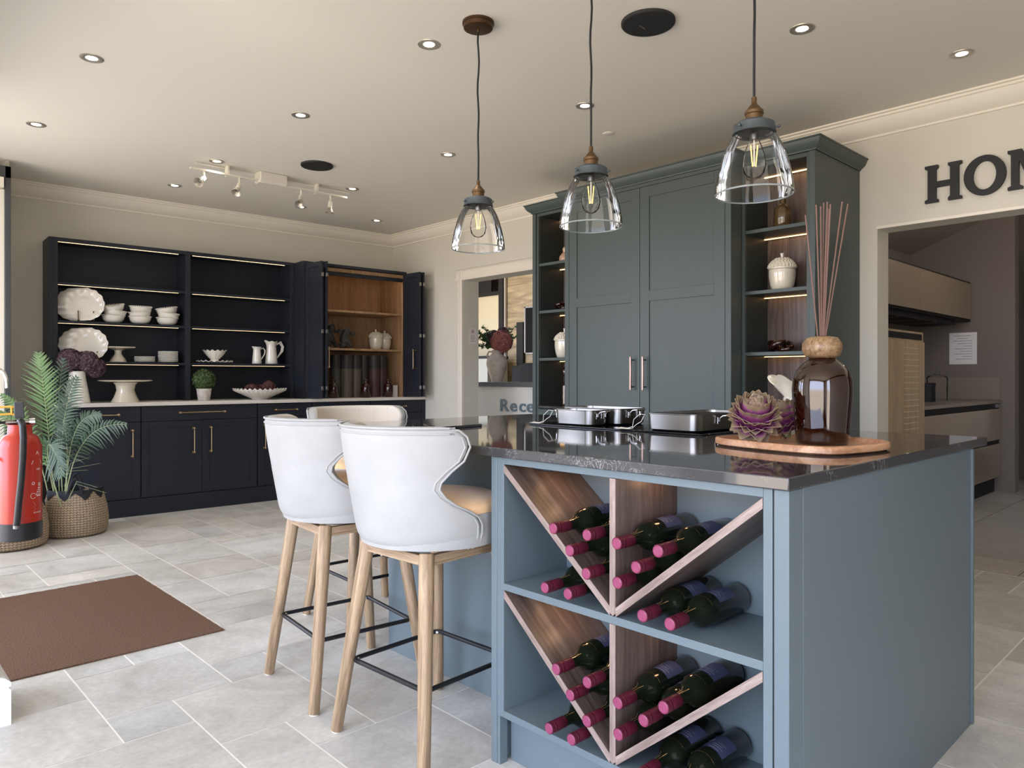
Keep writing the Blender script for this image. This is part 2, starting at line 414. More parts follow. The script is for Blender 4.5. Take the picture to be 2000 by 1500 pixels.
def tile_mat(name, c1, c2, dark):
    m, n, b = newmat(name); L = n.links.new
    at_ = n.nodes.new('ShaderNodeAttribute'); at_.attribute_name = 'tone'; at_.attribute_type = 'GEOMETRY'
    t = n.nodes.new('ShaderNodeTexCoord')
    ad = n.nodes.new('ShaderNodeVectorMath'); ad.operation = 'ADD'
    sc_ = n.nodes.new('ShaderNodeVectorMath'); sc_.operation = 'SCALE'; sc_.inputs['Scale'].default_value = 17
    L(at_.outputs['Vector'], sc_.inputs[0]); L(t.outputs['Object'], ad.inputs[0]); L(sc_.outputs[0], ad.inputs[1])
    n1 = n.nodes.new('ShaderNodeTexNoise'); n1.inputs['Scale'].default_value = 3.0; n1.inputs['Detail'].default_value = 8; n1.inputs['Roughness'].default_value = .62; n1.inputs['Distortion'].default_value = .9
    L(ad.outputs[0], n1.inputs['Vector'])
    r = n.nodes.new('ShaderNodeValToRGB'); L(n1.outputs['Fac'], r.inputs[0])
    r.color_ramp.elements[0].position = .3; r.color_ramp.elements[0].color = c1
    r.color_ramp.elements[1].position = .72; r.color_ramp.elements[1].color = c2
    n2 = n.nodes.new('ShaderNodeTexNoise'); n2.inputs['Scale'].default_value = 55; n2.inputs['Detail'].default_value = 3; L(ad.outputs[0], n2.inputs['Vector'])
    mr_ = n.nodes.new('ShaderNodeMapRange'); mr_.inputs['From Min'].default_value = .25; mr_.inputs['From Max'].default_value = .75
    mr_.inputs['To Min'].default_value = .88; mr_.inputs['To Max'].default_value = 1.08; L(n2.outputs['Fac'], mr_.inputs['Value'])
    tone = n.nodes.new('ShaderNodeMapRange'); tone.inputs['To Min'].default_value = .86; tone.inputs['To Max'].default_value = 1.06
    L(at_.outputs['Fac'], tone.inputs['Value'])
    pr = n.nodes.new('ShaderNodeMath'); pr.operation = 'MULTIPLY'; L(mr_.outputs[0], pr.inputs[0]); L(tone.outputs[0], pr.inputs[1])
    mx = n.nodes.new('ShaderNodeMix'); mx.data_type = 'RGBA'; mx.blend_type = 'MULTIPLY'; mx.inputs['Factor'].default_value = 1
    L(r.outputs[0], mx.inputs['A']); L(pr.outputs[0], mx.inputs['B'])
    hue = n.nodes.new('ShaderNodeMath'); hue.operation = 'FRACT'; h2 = n.nodes.new('ShaderNodeMath'); h2.operation = 'MULTIPLY'; h2.inputs[1].default_value = 7.3
    L(at_.outputs['Fac'], h2.inputs[0]); L(h2.outputs[0], hue.inputs[0])
    hr = n.nodes.new('ShaderNodeValToRGB'); L(hue.outputs[0], hr.inputs[0]); hr.color_ramp.elements[0].color = (.98, .99, 1, 1); hr.color_ramp.elements[1].color = (1, .975, .93, 1)
    m3 = n.nodes.new('ShaderNodeMix'); m3.data_type = 'RGBA'; m3.blend_type = 'MULTIPLY'; m3.inputs['Factor'].default_value = 1
    L(mx.outputs['Result'], m3.inputs['A']); L(hr.outputs[0], m3.inputs['B']); L(m3.outputs['Result'], b.inputs['Base Color'])
    b.inputs['Roughness'].default_value = .42; b.inputs['Specular IOR Level'].default_value = .4
    bp = n.nodes.new('ShaderNodeBump'); bp.inputs['Strength'].default_value = .12; bp.inputs['Distance'].default_value = .002
    L(n2.outputs['Fac'], bp.inputs['Height']); L(bp.outputs[0], b.inputs['Normal'])
    return m
M['tile'] = tile_mat('limestone_tile', srgb(181, 177, 171), srgb(220, 218, 213), .9)
M['tilek'] = tile_mat('grey_porcelain_tile', srgb(170, 162, 150), srgb(188, 180, 168), .9)
M['grout'] = mat('pale_grout', srgb(238, 233, 225), .9)
M['groutk'] = mat('dark_grout', srgb(70, 66, 62), .9)

def weave_mat():
    m, n, b = newmat('woven_seagrass'); L = n.links.new
    t = n.nodes.new('ShaderNodeTexCoord'); s = n.nodes.new('ShaderNodeSeparateXYZ'); L(t.outputs['Object'], s.inputs[0])
    an = n.nodes.new('ShaderNodeMath'); an.operation = 'ARCTAN2'; L(s.outputs['Y'], an.inputs[0]); L(s.outputs['X'], an.inputs[1])
    cb = n.nodes.new('ShaderNodeCombineXYZ')
    m1 = n.nodes.new('ShaderNodeMath'); m1.operation = 'MULTIPLY'; m1.inputs[1].default_value = 20; L(an.outputs[0], m1.inputs[0])
    m2 = n.nodes.new('ShaderNodeMath'); m2.operation = 'MULTIPLY'; m2.inputs[1].default_value = 120; L(s.outputs['Z'], m2.inputs[0])
    # rows of slanted strands
    w1 = n.nodes.new('ShaderNodeMath'); w1.operation = 'SINE'
    zz = n.nodes.new('ShaderNodeMath'); zz.operation = 'MULTIPLY'; zz.inputs[1].default_value = 3.1416; L(m2.outputs[0], zz.inputs[0]); L(zz.outputs[0], w1.inputs[0])
    pp_ = n.nodes.new('ShaderNodeMath'); pp_.operation = 'PINGPONG'; pp_.inputs[1].default_value = 1.0; L(m2.outputs[0], pp_.inputs[0]); sl = n.nodes.new('ShaderNodeMath'); sl.operation = 'ADD'; L(m1.outputs[0], sl.inputs[0]); L(pp_.outputs[0], sl.inputs[1])
    w2a = n.nodes.new('ShaderNodeMath'); w2a.operation = 'MULTIPLY'; w2a.inputs[1].default_value = 3.1416; L(sl.outputs[0], w2a.inputs[0])
    w2 = n.nodes.new('ShaderNodeMath'); w2.operation = 'SINE'; L(w2a.outputs[0], w2.inputs[0])
    ad = n.nodes.new('ShaderNodeMath'); ad.operation = 'ADD'; L(w1.outputs[0], ad.inputs[0]); L(w2.outputs[0], ad.inputs[1])
    ns = n.nodes.new('ShaderNodeTexNoise'); ns.inputs['Scale'].default_value = 60; L(t.outputs['Object'], ns.inputs['Vector'])
    ad2 = n.nodes.new('ShaderNodeMath'); ad2.operation = 'ADD'; L(ad.outputs[0], ad2.inputs[0]); L(ns.outputs['Fac'], ad2.inputs[1])
    r = n.nodes.new('ShaderNodeMapRange'); r.inputs['From Min'].default_value = -1.4; r.inputs['From Max'].default_value = 2.2; L(ad2.outputs[0], r.inputs['Value'])
    cr_ = n.nodes.new('ShaderNodeValToRGB'); L(r.outputs[0], cr_.inputs[0])
    cr_.color_ramp.elements[0].color = srgb(104, 88, 70); cr_.color_ramp.elements[1].color = srgb(186, 164, 136)
    L(cr_.outputs[0], b.inputs['Base Color']); b.inputs['Roughness'].default_value = .8
    bp = n.nodes.new('ShaderNodeBump'); bp.inputs['Strength'].default_value = .9; bp.inputs['Distance'].default_value = .006
    L(r.outputs[0], bp.inputs['Height']); L(bp.outputs[0], b.inputs['Normal'])
    return m
M['weave'] = weave_mat()
M['blackweave'] = mat('black_rope', srgb(30, 31, 35), .8, bump=1., bscale=120)

def travertine():
    m, n, b = newmat('veined_stone_panel'); L = n.links.new
    t = n.nodes.new('ShaderNodeTexCoord'); mp = n.nodes.new('ShaderNodeMapping'); mp.inputs['Scale'].default_value = (1, .35, 3.2)
    L(t.outputs['Object'], mp.inputs[0])
    w = n.nodes.new('ShaderNodeTexNoise'); w.inputs['Scale'].default_value = 2.6; w.inputs['Detail'].default_value = 8; w.inputs['Distortion'].default_value = 2; L(mp.outputs[0], w.inputs['Vector'])
    r = n.nodes.new('ShaderNodeValToRGB'); L(w.outputs['Fac'], r.inputs[0])
    r.color_ramp.elements[0].position = .3; r.color_ramp.elements[0].color = srgb(116, 102, 80)
    r.color_ramp.elements[1].position = .7; r.color_ramp.elements[1].color = srgb(178, 160, 126)
    L(r.outputs[0], b.inputs['Base Color']); b.inputs['Roughness'].default_value = .3
    return m
M['trav'] = travertine()

# ================================================================== ROOM
CE = 2.69           # ceiling height
XW = 4.63           # right-hand wall plane
A_B = math.radians(-2.6)
U = Vector((math.cos(A_B), math.sin(A_B), 0)); NV = Vector((-math.sin(A_B), math.cos(A_B), 0))
C0 = 6.4135
def nv(u, off, z=0.): return U * u + NV * (C0 + off) + Vector((0, 0, z))   # back-wall frame: u along, off into the wall

# floor tiles on a 0.21 m module
def tiled_floor():
    G = .21; ox, oy = .456, 2.425
    mb = MB(); tones = []
    i0, i1, j0, j1 = -12, 21, -20, 24
    occ = {}
    x_max = XW + .25
    def lay(i, j, w, h):
        for a in range(i, i + w):
            for b in range(j, j + h):
                if occ.get((a, b)): return False
        for a in range(i, i + w):
            for b in range(j, j + h): occ[(a, b)] = 1
        x0 = ox + i * G; y0 = oy + j * G; x1 = x0 + w * G; y1 = y0 + h * G
        g = .003
        x0 += g; y0 += g; x1 -= g; y1 -= g
        x1 = min(x1, x_max)
        if x1 - x0 < .02: return True
        parts = [(x0, y0, x1, y1)]
        k = len(mb.v)
        mb.add([(x0, y0, 0), (x1, y0, 0), (x1, y1, 0), (x0, y1, 0)], [(0, 1, 2, 3)])
        tones.append(random.random())
        return True
    for s in [(1, 1, 2, 2), (1, 0, 1, 1), (-1, 0, 2, 2), (-1, 2, 2, 2), (2, -1, 2, 2), (0, -2, 2, 2), (3, 1, 1, 1), (3, 2, 3, 2), (1, 3, 1, 2), (2, 3, 1, 1), (4, 4, 3, 1),
              (4, 5, 2, 1), (4, 6, 1, 2), (5, 6, 2, 2), (5, 8, 2, 2), (4, 8, 1, 3), (4, 11, 1, 3), (2, 10, 2, 1), (2, 11, 2, 2), (3, 13, 3, 1), (0, 13, 3, 2), (7, 9, 2, 3)]:
        lay(*s)
    sizes = [(3, 2), (2, 2), (3, 2), (2, 1), (2, 2), (1, 1), (2, 3), (1, 2)]
    for j in range(j0, j1):
        for i in range(i0, i1):
            if occ.get((i, j)): continue
            opts = sizes[:]; random.shuffle(opts)
            done = False
            for w, h in opts:
                if any(occ.get((a, b)) for a in range(i, i + w) for b in range(j, j + h)): continue
                if w == 1 and h == 1 and random.random() < .6: continue
                lay(i, j, w, h); done = True; break
            if not done: lay(i, j, 1, 1)
    o = mb.build('floor', M['tile'])
    att = o.data.attributes.new('tone', 'FLOAT', 'FACE')
    for k, v in enumerate(tones): att.data[k].value = v
    return struct(o)
tiled_floor()
struct(box('floor_grout', M['grout'], (-2.2, -1.9, -.06), (XW + .25, 7.6, -.0012)))
# kitchen floor beyond the right-hand opening
mbk = MB(); tk = []
for i in range(-1, 9):
    for j in range(-4, 6):
        x0 = XW + .25 + i * .6 + .38; y0 = -.2 + j * .6 + (.3 if i % 2 else 0) * 0
        a, b_, c_, d_ = max(x0, XW + .25) + .002, y0 + .002, min(x0 + .6, 9.6) - .002, y0 + .598
        if c_ - a > .03:
            mbk.add([(a, b_, 0), (c_, b_, 0), (c_, d_, 0), (a, d_, 0)], [(0, 1, 2, 3)]); tk.append(random.random())
ok_ = struct(mbk.build('floor_kitchen', M['tilek'])); att = ok_.data.attributes.new('tone', 'FLOAT', 'FACE')
for k, v in enumerate(tk): att.data[k].value = v
struct(box('floor_kitchen_grout', M['groutk'], (XW + .25, -2.7, -.06), (9.7, 3.5, -.0012)))
struct(box('floor_reception', M['tilek'], (XW + .25, 3.5, -.06), (9.7, 10.2, -.0008)))

# ceiling
struct(box('ceiling', M['ceil'], (-2.2, -1.9, CE), (XW + .02, 7.6, CE + .12)))

# walls
def wall(name, boxes, m=M['wall']):
    mb = MB()
    for a, b in boxes: mb.box(a, b)
    return struct(mb.build(name, m))
# right wall: kitchen opening (y < 1.663, z < 2.02), reception opening (4.20..5.584, z < 2.09)
WT = .18
wall('wall_right', [((XW, 1.663, 0), (XW + WT, 4.20, CE)), ((XW, 4.20, 2.09), (XW + WT, 5.584, CE)), ((XW, 5.584, 0), (XW + WT + .02, 7.4, CE)),
                    ((XW, -1.9, 2.02), (XW + WT, 1.663, CE)), ((XW, -1.9, 0), (XW + WT, -1.2, 2.02))])
# the plaster above the reception opening stands slightly proud
wall('wall_right_reveal', [((XW - .012, 4.0, 2.20), (XW, 5.69, CE - .115))])
# back wall (slightly skewed)
o = MB()
p0, p1 = nv(.15, .6), nv(4.75, .6); q0, q1 = nv(.15, .75), nv(4.75, .75)
o.prism([(p0.x, p0.y), (p1.x, p1.y), (q1.x, q1.y), (q0.x, q0.y)], 'z', 0, CE)
struct(o.build('wall_back', M['wall']))
# left side: near pier with skirting, entrance bay openings, lintels
wall('wall_left', [((-1.59, 2.833, 0), (.4095, 3.1, CE)),                     # near pier
                   ((.10, 3.1, 2.3), (.25, 4.5, CE)), ((.10, 4.42, 0), (.25, 4.7, CE)),
                   ((.10, 4.7, 2.45), (.25, 6.3, CE)), ((.10, 6.24, 0), (.25, 7.2, CE)), ((.10, 4.7, 0), (.25, 6.24, .25))])
wall('wall_left_front', [((-1.75, -1.9, 0), (-1.6, 2.9, .25)), ((-1.75, -1.9, 2.45), (-1.6, 2.9, CE)), ((-1.75, 2.55, 0), (-1.6, 2.9, CE)), ((-1.75, -1.9, 0), (-1.6, -1.2, CE))])
wall('wall_front', [((-1.75, -1.75, 0), (XW + .1, -1.6, .25)), ((-1.75, -1.75, 2.45), (XW + .1, -1.6, CE)), ((-1.75, -1.75, 0), (-.85, -1.6, CE)), ((.15, -1.75, 0), (XW + .1, -1.6, CE))])
# skirting on the near pier: moulded profile, wraps the end
def skirt_profile(y_or_x):
    return [(0, 0), (.018, 0), (.018, .112), (.014, .118), (.018, .124), (.018, .136), (.010, .146), (0, .15)]
mb = MB(); pf = skirt_profile(0); n_ = len(pf); vs = []
for (fx, fy) in ((-1.6, None), ('m', None), (None, 3.118)):
    for a, z in pf:
        if fx == -1.6: vs.append((-1.6, 2.832 - a * 1.5, z))
        elif fx == 'm': vs.append((.4105 + a * 1.5, 2.832 - a * 1.5, z))
        else: vs.append((.4105 + a * 1.5, 3.118, z))
mb.add(vs, [(q * n_ + i, q * n_ + (i + 1) % n_, (q + 1) * n_ + (i + 1) % n_, (q + 1) * n_ + i) for q in range(2) for i in range(n_)] + [tuple(range(n_)), tuple(range(2 * n_, 3 * n_))])
struct(mb.build('baseboard_left', M['skirt']))
# cornice (coving) along right wall and back wall
CP = [(0, 0), (.012, 0), (.014, .012), (.022, .016), (.045, .03), (.075, .058), (.088, .088), (.098, .092), (.10, .104), (.115, .106), (.115, .117), (0, .117)]
mb = MB(); mb.prism([(XW - a, CE - .117 + z) for a, z in CP], 'y', -1.6, 6.9)
struct(mb.build('trim_1', M['cornice'], smooth=True, angle=30))
mb = MB()
vs = []
for t in (.2, 4.70):
    for a, z in CP:
        p = nv(t, .6 - a, CE - .117 + z); vs.append(tuple(p))
n_ = len(CP)
mb.add(vs, [tuple(range(n_)), tuple(range(n_, 2 * n_))[::-1]] + [(i, (i + 1) % n_, (i + 1) % n_ + n_, i + n_) for i in range(n_)])
struct(mb.build('trim_2', M['cornice'], smooth=True, angle=30))
# reception architrave
AP = [(0, 0), (.0, .022), (.012, .026), (.03, .020), (.07, .016), (.085, .012), (.095, .008), (.095, 0)]
mb = MB()
mb.prism([(5.584 + a, XW - d) for a, d in AP], 'z', 0, 2.185) if False else None
def arch_v(mb, y, sgn, z0, z1):
    poly = [(XW - d, y + sgn * a) for a, d in AP]
    mb.prism(poly, 'z', z0, z1)
arch_v(mb, 5.584, 1, 0, 2.185)
arch_v(mb, 4.20, -1, 0, 2.185)
mb.prism([(XW - d, 2.09 + a) for a, d in AP], 'y', 4.105, 5.679)
struct(mb.build('trim_3', M['trim']))
# thin plaster bead above the kitchen opening
struct(box('trim_4', M['cornice'], (XW - .006, -1.2, 2.018), (XW + .01, 1.668, 2.034)))

# left glazed screen: charcoal head and jamb, white blind box, glass
WY = 6.26; WX = .975
t1 = MB(); t1.box((.25, WY, 2.55), (WX, WY + .06, 2.634)); t1.box((WX - .035, WY, 0), (WX, WY + .06, 2.634)); t1.box((.25, WY, 0), (WX, WY + .06, .10))
wfr = struct(t1.build('window_1', M['door_dark'], bevel=.002))
box('window_frame', M['white'], (WX - .070, WY + .03, .10), (WX - .036, WY + .07, 2.47), wfr)
box('window_blind_box', M['white'], (.25, WY - .02, 2.476), (WX - .045, WY + .06, 2.548), wfr)
box('window_glass', M['pane'], (.25, WY + .045, .10), (WX - .07, WY + .051, 2.476), wfr)
# the return between the screen and the back wall
wall('wall_left_return', [((WX - .02, WY + .07, 0), (WX + .0, 7.12, CE))], M['wall'])

# ------------------------------------------------------------------ rooms beyond
# reception
wall('wall_reception_far', [((8.1, 3.5, 0), (8.25, 10.0, 2.8)), ((XW + WT, 9.9, 0), (8.3, 10.05, 2.8)), ((XW + WT, 3.5, 0), (8.3, 3.62, 2.8))], M['kitwall'])
struct(box('ceiling_reception', M['ceil'], (XW + WT, 3.4, 2.8), (8.4, 10.2, 2.9)))
# kitchen showroom
wall('wall_kitchen_back', [((XW + WT, 2.68, 0), (8.5, 2.80, 3.0))], M['kitwall'])
wall('wall_kitchen_end', [((8.37, 1.74, 0), (8.52, 2.72, 3.0)), ((9.5, -2.6, 0), (9.62, 2.7, 3.0)), ((8.53, 2.3, 0), (9.49, 2.4, 3.0))], M['kitwall'])
wall('wall_kitchen_front', [((XW + WT, -2.7, 0), (9.6, -2.58, 3.0))], M['kitwall'])
struct(box('ceiling_kitchen', M['kitwall'], (XW + WT, -2.7, 3.0), (9.7, 2.8, 3.1)))
mb = MB(); mb.prism([(2.68, 2.42), (2.68, 3.0), (1.2, 3.0)], 'x', 5.9, 8.37)      # sloping stair soffit
struct(mb.build('ceiling_soffit', mat('soffit_paint', srgb(150, 140, 130), .7)))

# ================================================================== LAMPS AND CEILING FITTINGS
def downlight_at(x, y, label, first=[None]):
    if first[0] is None:
        t = thing('downlight', label, 'downlight', (x, y, CE), group='recessed ceiling downlights')
        mb = MB(); mb.lathe([(.026, -.001), (.034, -.004), (.046, -.0055), (.053, -.003), (.054, 0), (.026, 0)], seg=28, cap=False)
        mb.build('ring', M['lampring'], t, smooth=True)
        MB().lathe([(.0001, -.003), (.019, -.0028), (.0265, -.0012)], seg=24, cap=False).build('lens', M['lamp'], t, smooth=True)
        first[0] = t
    else:
        t = dup(first[0], (x, y, CE), label=label)
    l = bpy.data.lights.new('downlight_beam', 'SPOT'); l.energy = DL_E; l.color = (1, .93, .84); l.spot_size = math.radians(115); l.spot_blend = .9; l.shadow_soft_size = .03
    lo = bpy.data.objects.new('downlight_beam', l); COL.objects.link(lo); lo.location = (x, y, CE - .015)
    return t
DL_E = 10.
for (x, y, lab) in [(.955, 4.01, 'recessed downlight at upper left of the ceiling, the nearest to the top left corner'),
                    (.955, 5.295, 'recessed downlight by the left window, the leftmost in the photo'),
                    (2.07, 2.75, 'recessed downlight left of the brass ceiling rose of the first pendant'),
                    (2.07, 4.02, 'recessed downlight midway between the top edge and the track spotlights'),
                    (2.07, 5.295, 'recessed downlight just above the left end of the white track'),
                    (2.08, 6.2, 'recessed downlight below the left end of the white track'),
                    (3.19, 2.75, 'recessed downlight beside the cord of the middle pendant'),
                    (3.19, 4.016, 'recessed downlight left of the first pendant cord'),
                    (3.19, 5.29, 'recessed downlight right of the track spotlights, above its last spot'),
                    (3.185, 6.18, 'recessed downlight directly under the third track spotlight'),
                    (4.01, 6.19, 'recessed downlight nearest the far corner of the cornice'),
                    (3.197, 1.47, 'recessed downlight right of the nearest pendant cord'),
                    (4.005, 1.05, 'recessed downlight at upper right above the black wall letters'),
                    (2.07, 1.47, 'recessed downlight'), (.955, 2.75, 'recessed downlight'), (.955, 1.47, 'recessed downlight')]:
    if y < 2.75 and x < 3 or (x < 1 and y < 3):
        continue
    downlight_at(x, y, lab)
for (x, y) in [(2.07, .6), (.5, 1.2), (4.0, 2.9), (4.0, 4.2)]:
    pass

def ceiling_speaker(x, y, r, label):
    t = thing('ceiling_speaker', label, 'speaker', (x, y, CE), group='black ceiling speakers')
    MB().lathe([(.0001, -.012), (r * .9, -.014), (r * .97, -.014), (r, -.010), (r, 0)], seg=48, cap=False).build('grille', M['darkmesh'], t, smooth=True, angle=50)
    return t
s1 = ceiling_speaker(2.639, 1.908, .118, 'large round black ceiling speaker right of the middle pendant cord')
box('badge', M['inkgrey'], (-.02, .03, -.0155), (.02, .033, -.014), s1, rot=(0, 0, 0))
ceiling_speaker(2.641, 4.876, .116, 'round black ceiling speaker above the white spotlight track')
t = thing('ceiling_vent', 'small white round ceiling plate beside the middle pendant', 'ceiling plate', (3.664, 2.96, CE))
MB().lathe([(.0001, -.006), (.028, -.006), (.036, -.003), (.036, 0)], seg=28, cap=False).build('plate', M['white'], t, smooth=True)
for a in (0, PI): MB().sphere((.024 * math.cos(a), .024 * math.sin(a), -.006), .003, 8, 6).build('screw', M['lampring'], t)

# track spotlight
t = thing('track_light', 'white ceiling track with four adjustable spotlights and a central box', 'track light', (1.9, 5.35, CE))
trk = MB(); trk.box((0, -.012, -.075), (1.27, .012, -.060)); trk.build('track', M['white'], t, bevel=.002)
wr = MB(); wr.tube([(.05, .045, -.012), (1.32, .045, -.012)], .006, 6); wr.build('rail', M['white'], t)
for x in (.27, 1.0): MB().box((x, -.006, -.0745), (x + .012, .05, 0)).build('bracket', M['white'], t)
MB().prism([(-.05, 0), (.06, 0), (.065, -.05), (.045, -.085), (-.035, -.085), (-.05, -.06)], 'x', .50, .72).build('transformer_box', M['white'], t, bevel=.006)
def spot_head(x, ang, yaw):
    h = MB().tube([(x, 0, -.07), (x, 0, -.135)], .007, 8).build('arm', M['white'], t)
    k = MB(); k.lathe([(.017, .0), (.018, -.05), (.022, -.055)], seg=18)
    k.xform(Matrix.Translation((x, 0, -.125)) @ Matrix.Rotation(yaw, 4, 'Z') @ Matrix.Rotation(ang, 4, 'Y'))
    k.build('lamp_holder', M['white'], h, smooth=True)
    k = MB(); k.lathe([(.018, -.055), (.034, -.088), (.035, -.094), (.030, -.092), (.012, -.07)], seg=22, cap=False)
    k.xform(Matrix.Translation((x, 0, -.125)) @ Matrix.Rotation(yaw, 4, 'Z') @ Matrix.Rotation(ang, 4, 'Y'))
    k.build('reflector', M['lampring'], h, smooth=True)
spot_head(.10, 1.0, .7); spot_head(.36, .65, .75); spot_head(.86, .6, .8); spot_head(1.12, .12, .2)

# pendants
def pendant():
    t = thing('pendant_light', 'pendant', 'pendant light', (2.1, 2.43, 0), group='clear glass pendants above the island')
    MB().lathe([(.0001, CE - .032), (.055, CE - .032), (.064, CE - .028), (.066, CE - .012), (.070, CE - .010), (.070, CE)], seg=40, cap=False).build('ceiling_rose', M['bronze'], t, smooth=True)
    MB().lathe([(.006, CE - .032), (.006, CE - .045), (.0001, CE - .045)], seg=12, cap=False).build('cord_grip', M['brassd'], t, smooth=True)
    pts = [(.003 * math.sin(k * 1.3), .002 * math.sin(k * .9 + 1), 2.02 + (CE - .04 - 2.02) * k / 14) for k in range(15)]
    pts[0] = (0, 0, 1.985); pts[-1] = (0, 0, CE - .04)
    MB().tube(pts, .0042, 8).build('cord', M['black'], t, smooth=True)
    Z = 1.69
    MB().lathe([(.005, .300), (.008, .299), (.008, .281), (.010, .278), (.020, .266), (.026, .258), (.0285, .256), (.0285, .247), (.026, .245), (.0265, .222), (.0001, .222)], (0, 0, Z), 32, cap=False).build('lamp_holder', M['brassd'], t, smooth=True, angle=35)
    g = MB(); g.lathe([(.0001, .226), (.050, .222), (.062, .214), (.064, .190), (.066, .186), (.058, .186), (.056, .192), (.0001, .192)], (0, 0, Z), 40, cap=False)
    for k in range(3):
        a = 2 * PI * k / 3 + .9
        g.tube([((.060 * math.cos(a)), .060 * math.sin(a), Z + .200), (.072 * math.cos(a), .072 * math.sin(a), Z + .200)], .003, 8)
        g.sphere((.072 * math.cos(a), .072 * math.sin(a), Z + .200), .0048, 10, 6)
    g.build('gallery', M['gun'], t, smooth=True, angle=35)
    prof = [(.050, .193), (.059, .187), (.072, .169), (.084, .146), (.095, .115), (.104, .085), (.111, .055), (.1165, .022), (.118, 0)]
    inner = [(r - .0032, z) for r, z in prof[::-1]]
    gl = MB(); gl.lathe(prof, (0, 0, Z), 56, cap=False)
    gl.build('shade', M['glass'], t, smooth=True, angle=60)
    MB().lathe([(.1145, .0005), (.1180, .001), (.1192, -.0015), (.1180, -.004), (.1150, -.004), (.1140, -.0015)], (0, 0, Z), 64, cap=False).build('shade_rim', M['rim'], t, smooth=True)
    b = MB(); b.lathe([(.013, .190), (.014, .168), (.026, .140), (.034, .112), (.036, .090), (.031, .066), (.018, .052), (.0001, .047)], (0, 0, Z), 28, cap=False)
    bb = b.build('bulb', M['bulb'], t, smooth=True)
    MB().lathe([(.0001, .192), (.0135, .192), (.0135, .168), (.0001, .166)], (0, 0, Z), 18, cap=False).build('bulb_cap', M['steel'], bb, smooth=True, angle=30)
    for s in (-1, 1):
        MB().tube([(s * .011 * .725, -s * .011 * .688, Z + .150), (s * .005 * .725, -s * .005 * .688, Z + .085)], .0016, 6).build('filament', M['filament'], bb)
    MB().tube([(0, 0, Z + .168), (0, 0, Z + .085)], .0022, 6).build('bulb_stem', M['white'], bb)
    return t
M['rim'] = mat('glass_rim', srgb(190, 200, 200), .05, trans=.6, coat=.5)
pen = pendant(); pen['label'] = 'clear bell glass pendant with bronze ceiling rose, the farthest and leftmost of three'
dup(pen, (2.1, 1.78, 0), label='clear bell glass pendant hanging in the middle of the three over the island')
dup(pen, (2.1, 1.118, 0), label='clear bell glass pendant, the nearest and rightmost of three, above the tray')

# ================================================================== ISLAND
WTZ, WUZ = .917, .888
XF = 1.414           # front (wine rack) face
XB = 1.69            # recessed panel behind the stools
tag(MB().prism([(1.398, .67), (2.845, .67), (2.845, 2.85), (1.398, 2.85)], 'z', WUZ + .002, WTZ).build('worktop', M['quartz'], bevel=.0025),
    'dark charcoal veined stone worktop on the blue island', 'worktop')
t = thing('island_cabinet', 'large blue painted kitchen island body with plain end panels', 'kitchen island', (0, 0, 0))
box('carcass', M['island'], (XB + .02, .70, .0), (2.66, 2.50, WUZ), t)
box('end_panel', M['island'], (1.478, .677, 0), (2.682, .70, WUZ), t, bevel=.001)
box('corner_post', M['island'], (2.682, .672, 0), (2.70, .72, WUZ), t, bevel=.0015)
box('front_panel', M['island'], (XB, 1.60, 0), (XB + .02, 2.52, WUZ), t, bevel=.001)
box('end_panel', M['island'], (XB + .0205, 2.50, 0), (2.682, 2.52, WUZ), t, bevel=.001)
box('back_panel', M['island'], (2.66, .72, 0), (2.682, 2.50, WUZ), t)
r = thing('wine_rack', 'blue open wine rack cabinet with two walnut V dividers at the end of the island', 'wine rack', (0, 0, 0))
box('stile', M['island'], (XF, 1.525, .0), (XF + .02, 1.553, WUZ), r) if False else None
mb = MB(); mb.box((XF, 1.5245, .142), (XF + .275, 1.5525, WUZ)); mb.build('side_panel', M['island'], r, bevel=.0012)
mb = MB(); mb.box((XF, 1.554, 0), (XB, 1.578, WUZ)); mb.build('outer_side_panel', M['island'], r, bevel=.0015)
mb = MB(); mb.box((XF + .002, 1.542, 0), (XF + .03, 1.5535, .142)); mb.build('foot_post', M['island'], r)
mb = MB(); mb.box((XF, .7125, 0), (XF + .275, .733, WUZ)); mb.build('side_panel', M['island'], r, bevel=.0012)
mb = MB(); mb.box((XF + .003, .7095, 0), (XF + .02, .7125, WUZ)); mb.build('shadow_gap', M['blackp'], r)
mb = MB(); mb.box((XF, .677, 0), (1.476, .7095, WUZ)); mb.build('corner_post', M['island'], r, bevel=.0015)
box('top_rail', M['island'], (XF, .733, .869), (XF + .02, 1.5245, WUZ), r, bevel=.001)
box('top_panel', M['island'], (XF + .02, .733, .872), (XB, 1.5245, WUZ), r)
box('back_panel', M['island'], (XB - .008, .733, .142), (XB - .0005, 1.5245, .872), r)
box('shelf', M['island'], (XF, .733, .508), (XB - .008, 1.5245, .528), r, bevel=.001)
box('shelf', M['island'], (XF, .733, .142), (XB - .008, 1.5245, .162), r, bevel=.001)
box('kickboard', M['island'], (XF + .045, .733, 0), (XF + .06, 1.542, .142), r)
TB = .0175
def vboard(y0, z0, y1, z1, side):
    """board from top corner (y0,z0) down to the tip (y1,z1); thickness laid to the upper side; own frame with grain along local Y"""
    d = Vector((0, y1 - y0, z1 - z0)); Lb = d.length; ang = math.atan2(d.z, d.y)
    sgn = 1 if side == 'L' else -1
    # local y along the board, local z normal (pointing up/in)
    zt_ = TB * sgn; o_ = zt_ * math.tan(ang); pl_ = [(0, 0), (Lb, 0), (Lb + o_, zt_), (o_, zt_)]
    mb = MB(); mb.prism(pl_, 'x', .0015, XB - XF - .010)
    b = mb.build('divider_board', M['walnuty'], r, loc=(XF, y0, z0), rot=(ang, 0, 0))
    e = MB(); e.prism(pl_, 'x', 0, .0014); e.build('edge_band', M['edge'], b)
    return b
